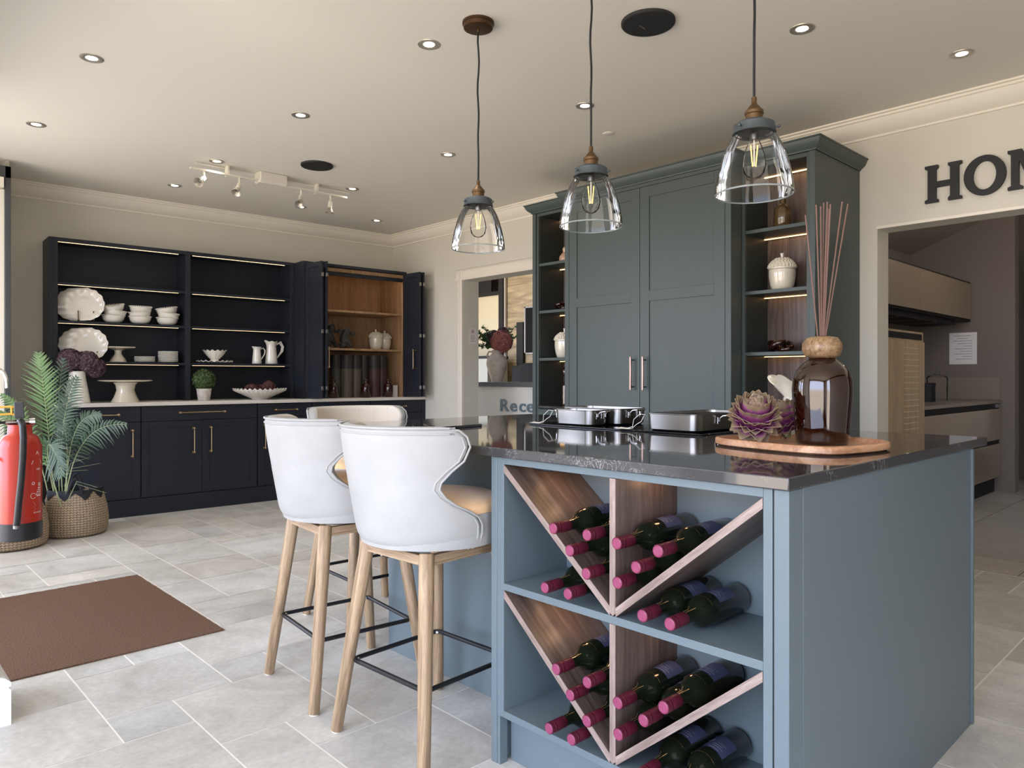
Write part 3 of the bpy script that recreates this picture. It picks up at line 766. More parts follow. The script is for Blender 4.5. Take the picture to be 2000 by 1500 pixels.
def vset(zt, zb):
    yc = 1.129
    vboard(1.5235, zt, 1.138 - .0, zb + .022, 'L')
    vboard(.734, zt, 1.120 + .0, zb + .022, 'R')
    mb = MB(); mb.prism([(1.120, zt), (1.138, zt), (1.138, zb + .008), (yc, zb + .0005), (1.120, zb + .008)], 'x', XF + .0015, XB - .009)
    b = mb.build('divider_upright', M['walnutz'], r)
    mb = MB(); mb.prism([(1.120, zt), (1.138, zt), (1.138, zb + .008), (yc, zb + .0005), (1.120, zb + .008)], 'x', XF - .0005, XF + .0014)
    mb.build('edge_band', M['edgez'], b)
vset(.868, .528); vset(.5075, .162)
def rack_light(z):
    l = bpy.data.lights.new('rack_led', 'POINT'); l.energy = .16; l.color = (1, .55, .28); l.shadow_soft_size = .012
    o = bpy.data.objects.new('rack_led', l); COL.objects.link(o); o.location = (XF + .14, 1.36, z - .03)
    l2 = l.copy(); l2.energy = .12; o2 = bpy.data.objects.new('rack_led', l2); COL.objects.link(o2); o2.location = (XF + .17, 1.06, z - .03)
for zz in (.869, .508):
    g = thing('cabinet_light', 'small dark rectangular light fitting under the top of the %s V rack' % ('upper' if zz > .6 else 'lower'), 'cabinet light', (XF + .05, 1.42, zz))
    box('housing', M['dsteel'], (0, -.03, -.014), (.03, .03, 0), g, bevel=.002)
    box('driver_lead', M['blackp'], (.012, -.075, -.008), (.03, -.03, 0), g)
    box('lens', M['ledw'], (.07, -.06, -.004), (.09, .03, 0), g)
    rack_light(zz)

# wine bottles lying neck-first
def bottle():
    t = thing('wine_bottle', 'bottle', 'wine bottle', (1.372, 1, .5), group='wine bottles lying in the island rack')
    R = .0372; rot = Matrix.Rotation(PI / 2, 4, 'Y')      # lathe axis z -> +x
    def L(prof, seg=32): 
        m_ = MB(); m_.lathe(prof, seg=seg, cap=False); m_.xform(rot); return m_
    L([(.0135, .05), (.0140, .075), (.0155, .088), (.024, .102), (.033, .114), (R, .130), (R, .292), (.0345, .299), (.028, .302), (.018, .296), (.0001, .292)], 36).build('glass_body', M['bottle'], t, smooth=True, angle=60)
    c = L([(.0128, .0), (.0146, .001), (.0152, .003), (.0152, .010), (.0146, .0108), (.0146, .0125), (.0152, .0135), (.0150, .020), (.0148, .0205), (.0150, .021), (.0150, .058), (.0142, .0595)], 32).build('capsule', M['capsule'], t, smooth=True, angle=30)
    L([(.0001, -.0002), (.0110, -.0004), (.0116, .0), (.0122, -.0008), (.0135, .0)], 28).build('capsule_end', M['capend'], c, smooth=True, angle=30)
    # label: curved slate-blue sheet on the upper side
    lb = MB(); n = 16; a0, a1 = -.95, 1.0; x0, x1 = .162, .232
    def P(x, a, rr=R + .0006): return (x, rr * math.sin(a), rr * math.cos(a))
    vs = []
    for k in range(n + 1):
        a = a0 + (a1 - a0) * k / n
        vs += [P(x0, a), P(x1, a)]
    lb.add(vs, [(2 * k, 2 * k + 1, 2 * k + 3, 2 * k + 2) for k in range(n)])
    lo = lb.build('label', M['label'], t, smooth=True)
    ink = MB()
    for (xa, xb, aa, ab) in [(.168, .1688, -.5, .25), (.178, .1788, -.6, .1), (.186, .1868, -.4, .3), (.196, .1964, -.6, .0)]:
        vs = []; 
        for k in range(9):
            a = aa + (ab - aa) * k / 8; vs += [P(xa, a, R + .0009), P(xb, a, R + .0009)]
        ink.add(vs, [(2 * k, 2 * k + 1, 2 * k + 3, 2 * k + 2) for k in range(8)])
    tv, tf = text_mesh('Z', .020, .0)
    ink.add([P(.204 - v[0], .55 - v[1] / R * 1.0 * -1, R + .0010) for v in tv], tf)
    ink.build('print', M['ink'], lo)
    g = MB(); pts = [P(.128 + .004 * math.cos(a * 1.2), a, R - .0005) for a in [(-.9 + 1.9 * k / 12) for k in range(13)]]
    g.tube(pts, .0006, 5)
    g.build('foil_line', M['goldline'], t)
    for s in (-.25, .2):
        g = MB(); g.tube([(.060, .0150 * math.sin(s), .0150 * math.cos(s)), (.078, .0158 * math.sin(s), .0158 * math.cos(s)), (.09, .020 * math.sin(s * 2), .020 * math.cos(s))], .0006, 5); g.build('neck_foil', M['goldline'], t)
    return t
WB = [((1.289, .727), 'upper left V, top, against the slanted board'),
      ((1.179, .726), 'upper left V, top, beside the upright'),
      ((1.235, .678), 'upper left V, middle row on the slant'),
      ((1.178, .631), 'upper left V, lowest near the point'),
      ((1.082, .722), 'upper right V, top, beside the upright'),
      ((.967, .723), 'upper right V, top, farthest right'),
      ((1.025, .676), 'upper right V, middle row on the slant'),
      ((1.081, .628), 'upper right V, lowest near the point'),
      ((1.322, .5655), 'middle shelf, left pair, left one'),
      ((1.243, .5655), 'middle shelf, left pair, right one'),
      ((1.010, .5655), 'middle shelf, right pair, left one'),
      ((.934, .5655), 'middle shelf, right pair, right one'),
      ((1.284, .362), 'lower left V, top, against the slanted board'),
      ((1.177, .361), 'lower left V, top, beside the upright'),
      ((1.232, .312), 'lower left V, middle row on the slant'),
      ((1.177, .265), 'lower left V, lowest near the point'),
      ((1.081, .341), 'lower right V, top, beside the upright'),
      ((.950, .374), 'lower right V, top, farthest right'),
      ((1.006, .325), 'lower right V, middle row on the slant'),
      ((1.080, .266), 'lower right V, lowest near the point'),
      ((1.309, .1995), 'bottom shelf, left pair, left one'),
      ((1.230, .1995), 'bottom shelf, left pair, right one'),
      ((1.010, .1995), 'bottom shelf, right pair, left one'),
      ((.930, .1995), 'bottom shelf, right pair, right one')]
b0 = bottle()
for k, ((y, z), lab) in enumerate(WB):
    o = b0 if k == 0 else dup(b0, (0, 0, 0))
    o.location = (1.372 + random.uniform(-.003, .003), y, z); o['label'] = 'wine bottle with burgundy cap, ' + lab
    o.rotation_euler = (random.uniform(-.12, .12), 0, 0)

# ================================================================== BAR STOOLS
def stool():
    t = thing('bar_stool', 'stool', 'bar stool', (0, 0, 0), group='cream velvet bar stools around the island')
    # local frame: sitter faces +x, back at -x
    zs = [.612, .628, .658, .686, .71, .73, .75, .775, .80, .82, .85, .88, .92, .95, .968, .980]
    ed = [86, 90, 90, 89, 85, 77, 67, 59, 55, 56, 62, 70, 73.5, 71, 66, 56]
    rad = [q * .955 for q in (.215, .236, .246, .251, .255, .259, .262, .267, .271, .274, .280, .285, .291, .295, .296, .294)]
    NA = 36; TK = .045
    def P(i, s, inner):
        f = math.radians(ed[i]) * s; R = rad[i] - (TK if inner else 0)
        if i == len(zs) - 1 or i == 0: R = rad[i] - (TK - .010 if inner else .010)
        R *= 1 + .02 * math.cos(2 * f)
        return (-R * math.cos(f), R * math.sin(f), zs[i])
    def grid(inner):
        return [P(i, -1 + 2 * k / NA, inner) for i in range(len(zs)) for k in range(NA + 1)]
    mb = MB(); vo = grid(False); vi = grid(True); n = len(vo); w = NA + 1; H_ = len(zs)
    fs = []; mi = []
    for i in range(H_ - 1):
        for k in range(NA):
            fs.append((i * w + k, i * w + k + 1, (i + 1) * w + k + 1, (i + 1) * w + k))
    outer_f = len(fs)
    for i in range(H_ - 1):
        for k in range(NA):
            fs.append((n + i * w + k, n + (i + 1) * w + k, n + (i + 1) * w + k + 1, n + i * w + k + 1))
    for k in range(NA):
        fs.append(((H_ - 1) * w + k, (H_ - 1) * w + k + 1, n + (H_ - 1) * w + k + 1, n + (H_ - 1) * w + k))
        fs.append((k, n + k, n + k + 1, k + 1))
    for i in range(H_ - 1):
        fs.append((i * w, (i + 1) * w, n + (i + 1) * w, n + i * w))
        fs.append((i * w + NA, n + i * w + NA, n + (i + 1) * w + NA, (i + 1) * w + NA))
    mb.add(vo + vi, fs)
    for q in range(outer_f, 2 * outer_f): mb.mi[q] = 1
    bk = mb.build('backrest', [M['velvet'], M['velvetin']], t, smooth=True, subd=1)
    # piping along the edge, outside and inside
    def outline(off, inner):
        pts = []
        def Q(i, s, o_):
            f = math.radians(ed[i]) * s; f -= o_ / rad[i] * (1 if s > 0 else -1) * (1 if abs(s) > .99 else 0)
            R = rad[i] + .0005; zz = zs[i] - (o_ if i == len(zs) - 1 else 0)
            R *= 1 + .02 * math.cos(2 * f)
            return (-R * math.cos(f), R * math.sin(f), min(zz, .980 - o_))
        for i in range(0, H_): pts.append(Q(i, -1, off))
        for k in range(1, 40): pts.append(Q(H_ - 2, -1 + 2 * k / 40, off)[:2] + (.979 - off,))
        for i in range(H_ - 1, -1, -1): pts.append(Q(i, 1, off))
        return pts
    MB().tube(outline(.004, False), .0034, 6).build('piping', M['velvet'], bk, smooth=True)
    MB().tube(outline(.020, False), .0026, 6).build('piping', M['velvet'], bk, smooth=True)
    # channel tufts on the inside of the back
    tf = MB()
    for k in range(-3, 4):
        f = k * .30
        tf.tube([(-(rad[j] - TK + .001) * math.cos(f) * (1 + .02 * math.cos(2 * f)), (rad[j] - TK + .001) * math.sin(f) * (1 + .02 * math.cos(2 * f)), zs[j]) for j in range(7, H_ - 1)], .0022, 5)
    tf.build('seam', M['velvetin'], bk)
    # seat cushion (D shape) : sides cream, top tan, warm lamp light in its colour
    def dring(R, z, nn=40):
        return [((R * math.cos(2 * PI * k / nn)) * (1.0 if math.cos(2 * PI * k / nn) < 0 else 1.03), R * math.sin(2 * PI * k / nn), z) for k in range(nn)]
    def stack(rings):
        m_ = MB(); nn = len(rings[0]); m_.add(sum(rings, []), [(a * nn + k, a * nn + (k + 1) % nn, (a + 1) * nn + (k + 1) % nn, (a + 1) * nn + k) for a in range(len(rings) - 1) for k in range(nn)] + [tuple(range(nn))[::-1], tuple((len(rings) - 1) * nn + k for k in range(nn))])
        return m_
    so = stack([dring(.19, .614), dring(.222, .618), dring(.228, .64), dring(.228, .715)]).build('seat', M['velvet'], t, smooth=True, angle=50)
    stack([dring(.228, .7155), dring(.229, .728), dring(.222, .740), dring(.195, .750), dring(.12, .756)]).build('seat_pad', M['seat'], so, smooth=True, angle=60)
    # swivel plate
    MB().lathe([(.0001, .597), (.13, .597), (.13, .612), (.0001, .612)], seg=32, cap=False).build('swivel_plate', M['black'], t, smooth=True, angle=30)
    # apron rails between the leg tops
    q = .145
    for y0 in (-q, q): box('apron_rail', M['oakx'], (-q, y0 - .011, .572), (q, y0 + .011, .602), t, bevel=.002)
    for x0 in (-q, q): box('apron_rail', M['oakrail_y'], (x0 - .011, -q, .5721), (x0 + .011, q, .6021), t, bevel=.002)
    for sx_ in (-1, 1):
        for sy_ in (-1, 1):
            top = Vector((sx_ * .142, sy_ * .142, .608)); bot = Vector((sx_ * .213, sy_ * .213, .004))
            d = bot - top; L_ = d.length
            mb = MB(); mb.lathe([(.0001, -.002), (.020, .0), (.0225, .004), (.0228, .12), (.0185, L_ - .003), (.017, L_), (.0001, L_)], seg=20, cap=False)
            q_ = Vector((0, 0, 1)).rotation_difference(d.normalized())
            lg = mb.build('leg', M['oak'], t, smooth=True, angle=40, loc=top); lg.rotation_euler = q_.to_euler()
            MB().lathe([(.0001, L_), (.015, L_), (.015, L_ + .004), (.0001, L_ + .004)], seg=16, cap=False).build('foot_glide', M['white'], lg)
    # square footrest ring with rounded corners
    h = .176; rr = .02; pts = []
    for (cx, cy, a0) in [(h - rr, h - rr, 0), (-h + rr, h - rr, PI / 2), (-h + rr, -h + rr, PI), (h - rr, -h + rr, 1.5 * PI)]:
        for k in range(5): pts.append((cx + rr * math.cos(a0 + k * PI / 8), cy + rr * math.sin(a0 + k * PI / 8), .228))
    fr = MB().tube(pts, .0075, 10, closed=True).build('footrest', M['black'], t, smooth=True)
    for s1_ in (-1, 1):
        for s2_ in (-1, 1): MB().sphere((s1_ * (h - .012), s2_ * (h - .012), .228), .006, 10, 6).build('screw', M['chrome'], fr)
    return t
M['oakrail_y'] = wood('limed_oak_cross_rail', srgb(132, 108, 82), srgb(190, 162, 130), 'Y', 30, .5, srgb(170, 142, 112), bump=.6)
st = stool(); st.location = (1.409, 2.384, 0); st.rotation_euler = (0, 0, math.radians(-5.5)); st['label'] = 'cream velvet bar stool with wooden legs, the left one of the two seen from behind'
dup(st, (1.40, 1.844, 0), math.radians(3.4), label='cream velvet bar stool nearest the wine rack, seen from behind')
dup(st, (1.855, 2.93, 0), math.radians(-93), label='cream velvet bar stool at the far end of the island facing the camera')

# ================================================================== ON THE ISLAND
hb = thing('induction_hob', 'flush black glass hob on the island worktop under the steel pans', 'hob', (2.19, 1.36, WTZ))
box('glass_top', M['hob'], (0, 0, 0), (.52, .84, .006), hb, bevel=.0025)
def pan(x, y, w, d, h, label, name='roasting_pan', tagged=True, rk=True):
    t = thing(name, label, 'roasting pan', (x, y, WTZ + .0065), group='stainless steel roasting pans on the hob')
    def rr(x0, y0, x1, y1, r_, n=5):
        pts = []
        for (cx, cy, a0) in [(x1 - r_, y1 - r_, 0), (x0 + r_, y1 - r_, PI / 2), (x0 + r_, y0 + r_, PI), (x1 - r_, y0 + r_, 1.5 * PI)]:
            for k in range(n + 1): pts.append((cx + r_ * math.cos(a0 + k * PI / 2 / n), cy + r_ * math.sin(a0 + k * PI / 2 / n)))
        return pts
    rings = [(rr(.012, .012, w - .012, d - .012, .03), .0), (rr(.003, .003, w - .003, d - .003, .034), .006), (rr(.001, .001, w - .001, d - .001, .034), h * .5), (rr(0, 0, w, d, .034), h - .002),
             (rr(-.004, -.004, w + .004, d + .004, .036), h), (rr(-.004, -.004, w + .004, d + .004, .036), h + .0015), (rr(.002, .002, w - .002, d - .002, .034), h + .0005), (rr(.006, .006, w - .006, d - .006, .03), .008), (rr(.02, .02, w - .02, d - .02, .02), .004)]
    nn = len(rings[0][0]); vs = [(p[0], p[1], z) for ring, z in rings for p in ring]
    mb = MB(); mb.add(vs, [(a * nn + k, a * nn + (k + 1) % nn, (a + 1) * nn + (k + 1) % nn, (a + 1) * nn + k) for a in range(len(rings) - 1) for k in range(nn)] + [tuple(range(nn))[::-1], tuple((len(rings) - 1) * nn + k for k in range(nn))])
    mb.build('pan_body', M['steel'], t, smooth=True, angle=30)
    for side in (0, 1):
        yy = -.002 if side == 0 else d + .002; sg = -1 if side == 0 else 1
        hd = MB(); a_, b_ = w * .30, w * .70
        hd.tube([(a_, yy, h * .55), (a_, yy + sg * .006, h * .6), (a_, yy + sg * .008, h * .8), (a_, yy + sg * .020, h * .92), (a_ + .008, yy + sg * .034, h * .96), (b_ - .008, yy + sg * .034, h * .96), (b_, yy + sg * .020, h * .92), (b_, yy + sg * .008, h * .8), (b_, yy + sg * .006, h * .6), (b_, yy, h * .55)], .0022, 8)
        hd.box((a_ - .008, yy - .001, h * .45), (a_ + .008, yy + sg * .004, h * .82)); hd.box((b_ - .008, yy - .001, h * .45), (b_ + .008, yy + sg * .004, h * .82))
        hd.build('handle', M['chrome'], t, smooth=True)
    if rk:
        mb = MB(); mb.box((.012, .012, h - .012), (w - .012, d - .012, h - .008)); mb.build('non_stick_tray', M['blackp'], t)
    if tagged:
        s = MB(); s.tube([(.005, d + .002, h * .9), (-.01, d + .015, h * .95), (-.015, d + .04, h * .6), (-.008, d + .05, .01), (-.012, d + .07, .004)], .0013, 6)
        s.tube([(.0, d + .004, h * .85), (-.008, d + .01, h * .5), (-.01, d + .03, .02), (-.01, d + .05, .005)], .0013, 6)
        s.build('tag_string', M['paper'], t)
        g = MB(); g.add([(-.03, d + .055, .0012), (-.004, d + .050, .003), (.0, d + .11, .006), (-.026, d + .115, .002)], [(0, 1, 2, 3)]); g.build('price_tag', M['paper'], t)
    return t
pan(2.212, 1.875, .118, .207, .062, 'small steel roasting pan with a tag, the leftmost of three on the hob')
pan(2.345, 1.835, .19, .33, .066, 'deep steel roasting pan behind the leftmost one on the hob', tagged=False)
pan(2.213, 1.39, .44, .225, .062, 'large low steel roasting pan with a tag, nearest the artichoke')
cb = MB(); cb.prism([(1.724, 2.228), (1.965, 2.250), (2.054, 2.460), (1.812, 2.447)], 'z', WTZ, WTZ + .010)
tag(cb.build('slate_board', M['hob'], bevel=.002), 'flat black glass board lying on the worktop behind the nearest stool', 'board')

# tray, artichokes, diffuser
TP = [(1.985, 1.165), (1.94, 1.165), (1.895, 1.11), (1.862, 1.0), (1.842, .90), (1.845, .80), (1.875, .765), (1.93, .748), (2.06, .72), (2.16, .735), (2.22, .80), (2.24, .92), (2.21, 1.04), (2.12, 1.13), (2.03, 1.165)]
def smooth_poly(P, it=2):
    for _ in range(it):
        Q = []
        for i in range(len(P)):
            a, b = Vector(P[i]), Vector(P[(i + 1) % len(P)])
            Q += [tuple(a * .75 + b * .25), tuple(a * .25 + b * .75)]
        P = Q
    return P
TP = smooth_poly(TP)
cx = sum(p[0] for p in TP) / len(TP); cy = sum(p[1] for p in TP) / len(TP)
def sh(P, s): return [(p[0] + (cx - p[0]) * s / (Vector((cx - p[0], cy - p[1])).length), p[1] + (cy - p[1]) * s / (Vector((cx - p[0], cy - p[1])).length)) for p in P]
tr = thing('wooden_tray', 'pale wooden tray with raised rim holding the diffuser and artichokes', 'tray', (cx, cy, WTZ))
rings = [(sh(TP, .012), .0), (sh(TP, .0), .006), (TP, .020), (sh(TP, .003), .0235), (sh(TP, .010), .0235), (sh(TP, .014), .012), (sh(TP, .03), .010)]
nn = len(TP); mb = MB(); mb.add([(p[0] - cx, p[1] - cy, z) for ring, z in rings for p in ring], [(a * nn + k, a * nn + (k + 1) % nn, (a + 1) * nn + (k + 1) % nn, (a + 1) * nn + k) for a in range(len(rings) - 1) for k in range(nn)] + [tuple(range(nn))[::-1], tuple((len(rings) - 1) * nn + k for k in range(nn))])
mb.build('tray_body', M['acacia'], tr, smooth=True, angle=50)
DB = (2.085, .90); TZ = WTZ + .0105
df = thing('reed_diffuser', 'large dark amber glass bottle with round wooden collar and reeds on the tray', 'reed diffuser', (DB[0], DB[1], TZ))
bp_ = [(.0001, 0), (.060, 0), (.070, .004), (.072, .012), (.074, .05), (.080, .12), (.082, .155), (.080, .185), (.070, .212), (.052, .232), (.040, .240), (.036, .246)]
mb = MB(); mb.lathe(bp_ + [(.033, .246)] + [(max(.0001, r_ - .004), z_ + (.010 if i < 2 else -.0)) for i, (r_, z_) in list(enumerate(bp_))[::-1]], seg=64, cap=False)
mb.build('glass_bottle', M['amber'], df, smooth=True, angle=70)
MB().lathe([(.0001, .011), (.066, .011), (.069, .05), (.0705, .075), (.0001, .075)], seg=48, cap=False).build('perfume_oil', M['amberd'], df, smooth=True, angle=40)
MB().lathe([(.012, .247), (.034, .246), (.048, .254), (.0545, .272), (.053, .290), (.042, .305), (.022, .309), (.012, .305), (.012, .247)], seg=48, cap=False).build('wooden_collar', M['mango'], df, smooth=True, angle=60)
D0 = 2.04
for (tx, ty, bx) in [(1573, 420, 1592), (1594, 400, 1597), (1603, 403, 1599), (1609, 396, 1600), (1616, 394, 1601), (1622, 399, 1603), (1619, 408, 1602), (1645, 394, 1604), (1656, 398, 1606)]:
    top = at(tx, ty, D0 + random.uniform(-.03, .03)); bot = at(bx, 655, D0 + .0)
    base = Vector((DB[0], DB[1], TZ + .30)) + RIGHT * ((bx - 1600) / FPX * 2.06)
    low = base + (base - top) * .28
    MB().tube([tuple(top - df.location), tuple(base - df.location), tuple(low - df.location)], .0021, 7).build('reed', M['reed'], df)

def artichoke(c, R, label, tilt, mt):
    t = thing('artichoke', label, 'artichoke', c, group='purple artichokes on the wooden tray')
    mb = MB(); mb.sphere((0, 0, 0), R * .62, 20, 14, (1, 1, 1.05)); tipv = [0.] * len(mb.v)
    rows = 9
    for i in range(rows):
        ph = .12 + (PI * .86) * i / (rows - 1)            # polar angle from the top
        cnt = max(3, int(11 * math.sin(ph) + 3)); open_ = .10 + .55 * (i / rows) ** .8
        for k in range(cnt):
            a = 2 * PI * (k + .5 * (i % 2)) / cnt + random.uniform(-.12, .12)
            L_ = R * random.uniform(.62, .78); wd = R * .40 * (1 if i > 1 else .7)
            base = Vector((math.sin(ph) * math.cos(a), math.sin(ph) * math.sin(a), math.cos(ph))) * R * .58
            out = Vector((math.cos(a), math.sin(a), 0)); up = Vector((0, 0, 1)); side = Vector((-math.sin(a), math.cos(a), 0))
            tang = (up * math.sin(ph) - out * math.cos(ph)).normalized(); nrm = base.normalized()
            vs = []; N_ = 5
            for j in range(N_ + 1):
                s = j / N_; wj = wd * (math.sin(PI * (.16 + .76 * s)) ** .8) * (1 if j < N_ else .35)
                cc = base + tang * (L_ * s) * (1 - open_ * .35) + nrm * (R * .10 + L_ * open_ * s * s * .95)
                curl = R * .05 * (1 - s)
                for q in (-1, -.5, 0, .5, 1):
                    vs.append(cc + side * wj * q - nrm * (abs(q) ** 2) * wj * .55 + nrm * .0)
            nv0 = len(vs)
            vs2 = [v - nrm * R * .035 for v in vs]
            fs = []
            for j in range(N_):
                for q in range(4):
                    a0 = j * 5 + q
                    fs.append((a0, a0 + 1, a0 + 6, a0 + 5)); fs.append((nv0 + a0, nv0 + a0 + 5, nv0 + a0 + 6, nv0 + a0 + 1))
            for q in range(4): fs.append((N_ * 5 + q, N_ * 5 + q + 1, nv0 + N_ * 5 + q + 1, nv0 + N_ * 5 + q))
            for j in range(N_):
                fs.append((j * 5, (j + 1) * 5, nv0 + (j + 1) * 5, nv0 + j * 5)); fs.append((j * 5 + 4, nv0 + j * 5 + 4, nv0 + (j + 1) * 5 + 4, (j + 1) * 5 + 4))
            mb.add([tuple(v) for v in vs + vs2], fs); tipv += [(v // 5) / 5 for v in range(30)] * 2
    o = mb.build('scales', mt, t, smooth=True, angle=50, rot=tilt)
    at__ = o.data.attributes.new('tip', 'FLOAT', 'POINT')
    for k, v in enumerate(tipv): at__.data[k].value = v
    MB().lathe([(.0001, -R * .95), (R * .16, -R * .95), (R * .2, -R * .5), (R * .3, -R * .4)], seg=12, cap=False).build('stalk', M['stemg'], t, smooth=True)
    return t
artichoke((1.985, 1.055, TZ + .076), .071, 'open purple artichoke at the front of the wooden tray', (.35, -.5, 0), M['arti'])
artichoke((2.12, 1.02, TZ + .065), .058, 'purple artichoke half hidden behind the dark amber bottle', (-.3, .4, 1.), M['arti'])
# ceramic flower-shaped stopper dish behind
fl = thing('ceramic_leaf_vase', 'cream glazed leaf-lipped vase behind the artichokes', 'vase', (2.27, 1.07, WTZ))
mb = MB(); mb.lathe([(.0001, 0), (.022, 0), (.030, .02), (.034, .05), (.026, .085), (.022, .10), (.040, .125), (.052, .138), (.049, .139), (.036, .126), (.018, .10)], seg=48, cap=False, wob=lambda a, i: ((1 + .22 * math.cos(4 * a), .012 * math.cos(4 * a + .5)) if 5 < i < 10 else (1, 0)))
mb.build('vase_body', M['cream'], fl, smooth=True, angle=60); fl.scale = (1.4, 1.4, 1.4)

# ================================================================== GREEN LARDER UNIT ON THE RIGHT WALL
GX, GC = 4.0, 3.88            # tower front, centre front
def tower(y0, y1, label, name='shelf_tower'):
    """y0 = right-hand (near) side, y1 = left-hand side"""
    t = thing(name, label, 'shelf unit', (0, 0, 0))
    yi0, yi1 = y0 + .054, y1 - .054
    top = 2.388
    box('side_panel', M['green'], (GX, y0, 0), (XW, y0 + .035, top), t, bevel=.0015)
    box('side_panel', M['green'], (GX, y1 - .035, 0), (XW, y1, top), t, bevel=.0015)
    mb = MB()
    mb.box((GX + .012, yi0 - .019, 0), (GX + .034, yi0, top)); mb.box((GX + .012, yi1, 0), (GX + .034, yi1 + .019, top))
    mb.box((GX + .012, yi0, 2.365), (GX + .034, yi1, top))
    mb.build('face_frame', M['green'], t, bevel=.0012)
    bx = 4.30
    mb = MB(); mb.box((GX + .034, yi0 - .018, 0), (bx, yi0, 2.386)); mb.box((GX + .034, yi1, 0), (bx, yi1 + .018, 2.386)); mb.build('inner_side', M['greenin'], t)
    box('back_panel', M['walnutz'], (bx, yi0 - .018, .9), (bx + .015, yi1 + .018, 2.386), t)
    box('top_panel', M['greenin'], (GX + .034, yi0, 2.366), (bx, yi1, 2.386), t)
    for z in (2.0, 1.635, 1.27):
        s = box('shelf', M['green'], (GX + .018, yi0, z - .021), (bx, yi1, z), t, bevel=.001)
        box('led_strip', M['ledw'], (bx - .045, yi0 + .001, z - .0245), (bx - .033, yi1 - .001, z - .0215), s)
    box('led_strip', M['ledw'], (bx - .045, yi0 + .001, 2.361), (bx - .033, yi1 - .001, 2.3655), t)
    box('worktop_ledge', M['quartz'], (GX - .012, yi0 - .004, .885), (bx, yi1 + .004, .902), t, bevel=.002)
    box('lower_door', M['green'], (GX + .008, yi0 + .002, .10), (GX + .030, yi1 - .002, .878), t, bevel=.0015)
    return t
tower(1.765, 2.252, 'green shelf tower with lit walnut back at the near right end of the larder')
tower(3.497, 3.984, 'green shelf tower with lit shelves at the far left end of the larder')
c = thing('larder_cupboard', 'tall green two-door larder cupboard between the shelf towers', 'cupboard', (0, 0, 0))
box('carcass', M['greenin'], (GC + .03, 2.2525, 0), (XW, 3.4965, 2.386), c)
for (a, b) in ((2.212, 2.2515), (3.4965, 3.536)):
    mb = MB(); mb.box((GC, a, 0), (3.9995, b, 2.388)); mb.build('pilaster', M['green'], c, bevel=.002)
box('top_rail', M['green'], (GC, 2.252, 2.365), (GC + .03, 3.4965, 2.388), c, bevel=.001)
def shaker(y0, y1, z0, z1, x, parent, m, name='door', splits=(1.65,), rail=.072, deep=.007, th=.022, top=.07, bot=.09):
    """frame-and-panel door facing -x"""
    mb = MB(); st_ = rail
    mb.box((x, y0, z0), (x + th, y0 + st_, z1)); mb.box((x, y1 - st_, z0), (x + th, y1, z1))
    mb.box((x, y0 + st_, z1 - top), (x + th, y1 - st_, z1)); mb.box((x, y0 + st_, z0), (x + th, y1 - st_, z0 + bot))
    for s in splits: mb.box((x, y0 + st_, s - .034), (x + th, y1 - st_, s + .034))
    mb.box((x + deep, y0 + st_ - .004, z0 + .01), (x + th - .003, y1 - st_ + .004, z1 - .01))
    return mb.build(name, m, parent, bevel=.0011)
d1 = shaker(2.2545, 2.8715, .1, 2.363, GC + .002, c, M['green'])
d2 = shaker(2.8745, 3.4945, .1, 2.363, GC + .002, c, M['green'])
def bar_handle(y, z0, z1, x, par, m=M['copper']):
    mb = MB(); mb.box((x - .034, y - .0065, z0), (x - .026, y + .0065, z1)); h = mb.build('handle', m, par, bevel=.0015)
    for z in (z0 + .022, z1 - .022): MB().tube([(x - .028, y, z), (x + .001, y, z)], .0048, 10).build('handle_post', M['gun'], h, smooth=True)
bar_handle(2.827, 1.036, 1.256, GC, d1); bar_handle(2.925, 1.036, 1.256, GC, d2)
# crown moulding: three lengths
KP = [(0, 0), (.006, 0), (.008, .006), (.014, .012), (.030, .024), (.040, .040), (.045, .056), (.052, .060), (.052, .066)]
def crown(y0, y1, x, lret, rret, label):
    t = thing('crown_moulding', label, 'moulding', (0, 0, 0), group='green crown mouldings on the larder')
    mb = MB(); z0 = 2.389
    poly = [(x - a, z0 + z) for a, z in KP] + [(x + .02, z0 + .066), (x + .02, z0)]
    # mitred front length
    n = len(poly); vs = []
    for (yy, sg) in ((y0, -1 if rret else 0), (y1, 1 if lret else 0)):
        for k, (px_, pz) in enumerate(poly):
            a = x - px_
            vs.append((px_, yy + sg * max(a, 0), pz))
    mb.add(vs, [tuple(range(n)), tuple(range(n, 2 * n))[::-1]] + [(i, (i + 1) % n, (i + 1) % n + n, i + n) for i in range(n)])
    for (flag, yy, sg) in ((rret, y0, -1), (lret, y1, 1)):
        if not flag: continue
        vs = []; pl = [(a, z) for a, z in KP] + [(-.02, .066), (-.02, 0)]
        for xe in ('f', flag):
            for a, z in pl:
                vs.append(((x - max(a, 0)) if xe == 'f' else xe, yy + sg * a, z0 + z))
        n = len(pl)
        mb.add(vs, [tuple(range(n)), tuple(range(n, 2 * n))[::-1]] + [(i, (i + 1) % n, (i + 1) % n + n, i + n) for i in range(n)])
    mb.build('moulding', M['green'], t, smooth=True, angle=25)
crown(1.765, 2.209, GX, False, XW - .001, 'green crown moulding on the near right shelf tower')
crown(2.212, 3.536, GC, GX + .02, GX + .02, 'green crown moulding on the central larder cupboard')
crown(3.540, 3.984, GX, XW - .001, False, 'green crown moulding on the far left shelf tower')

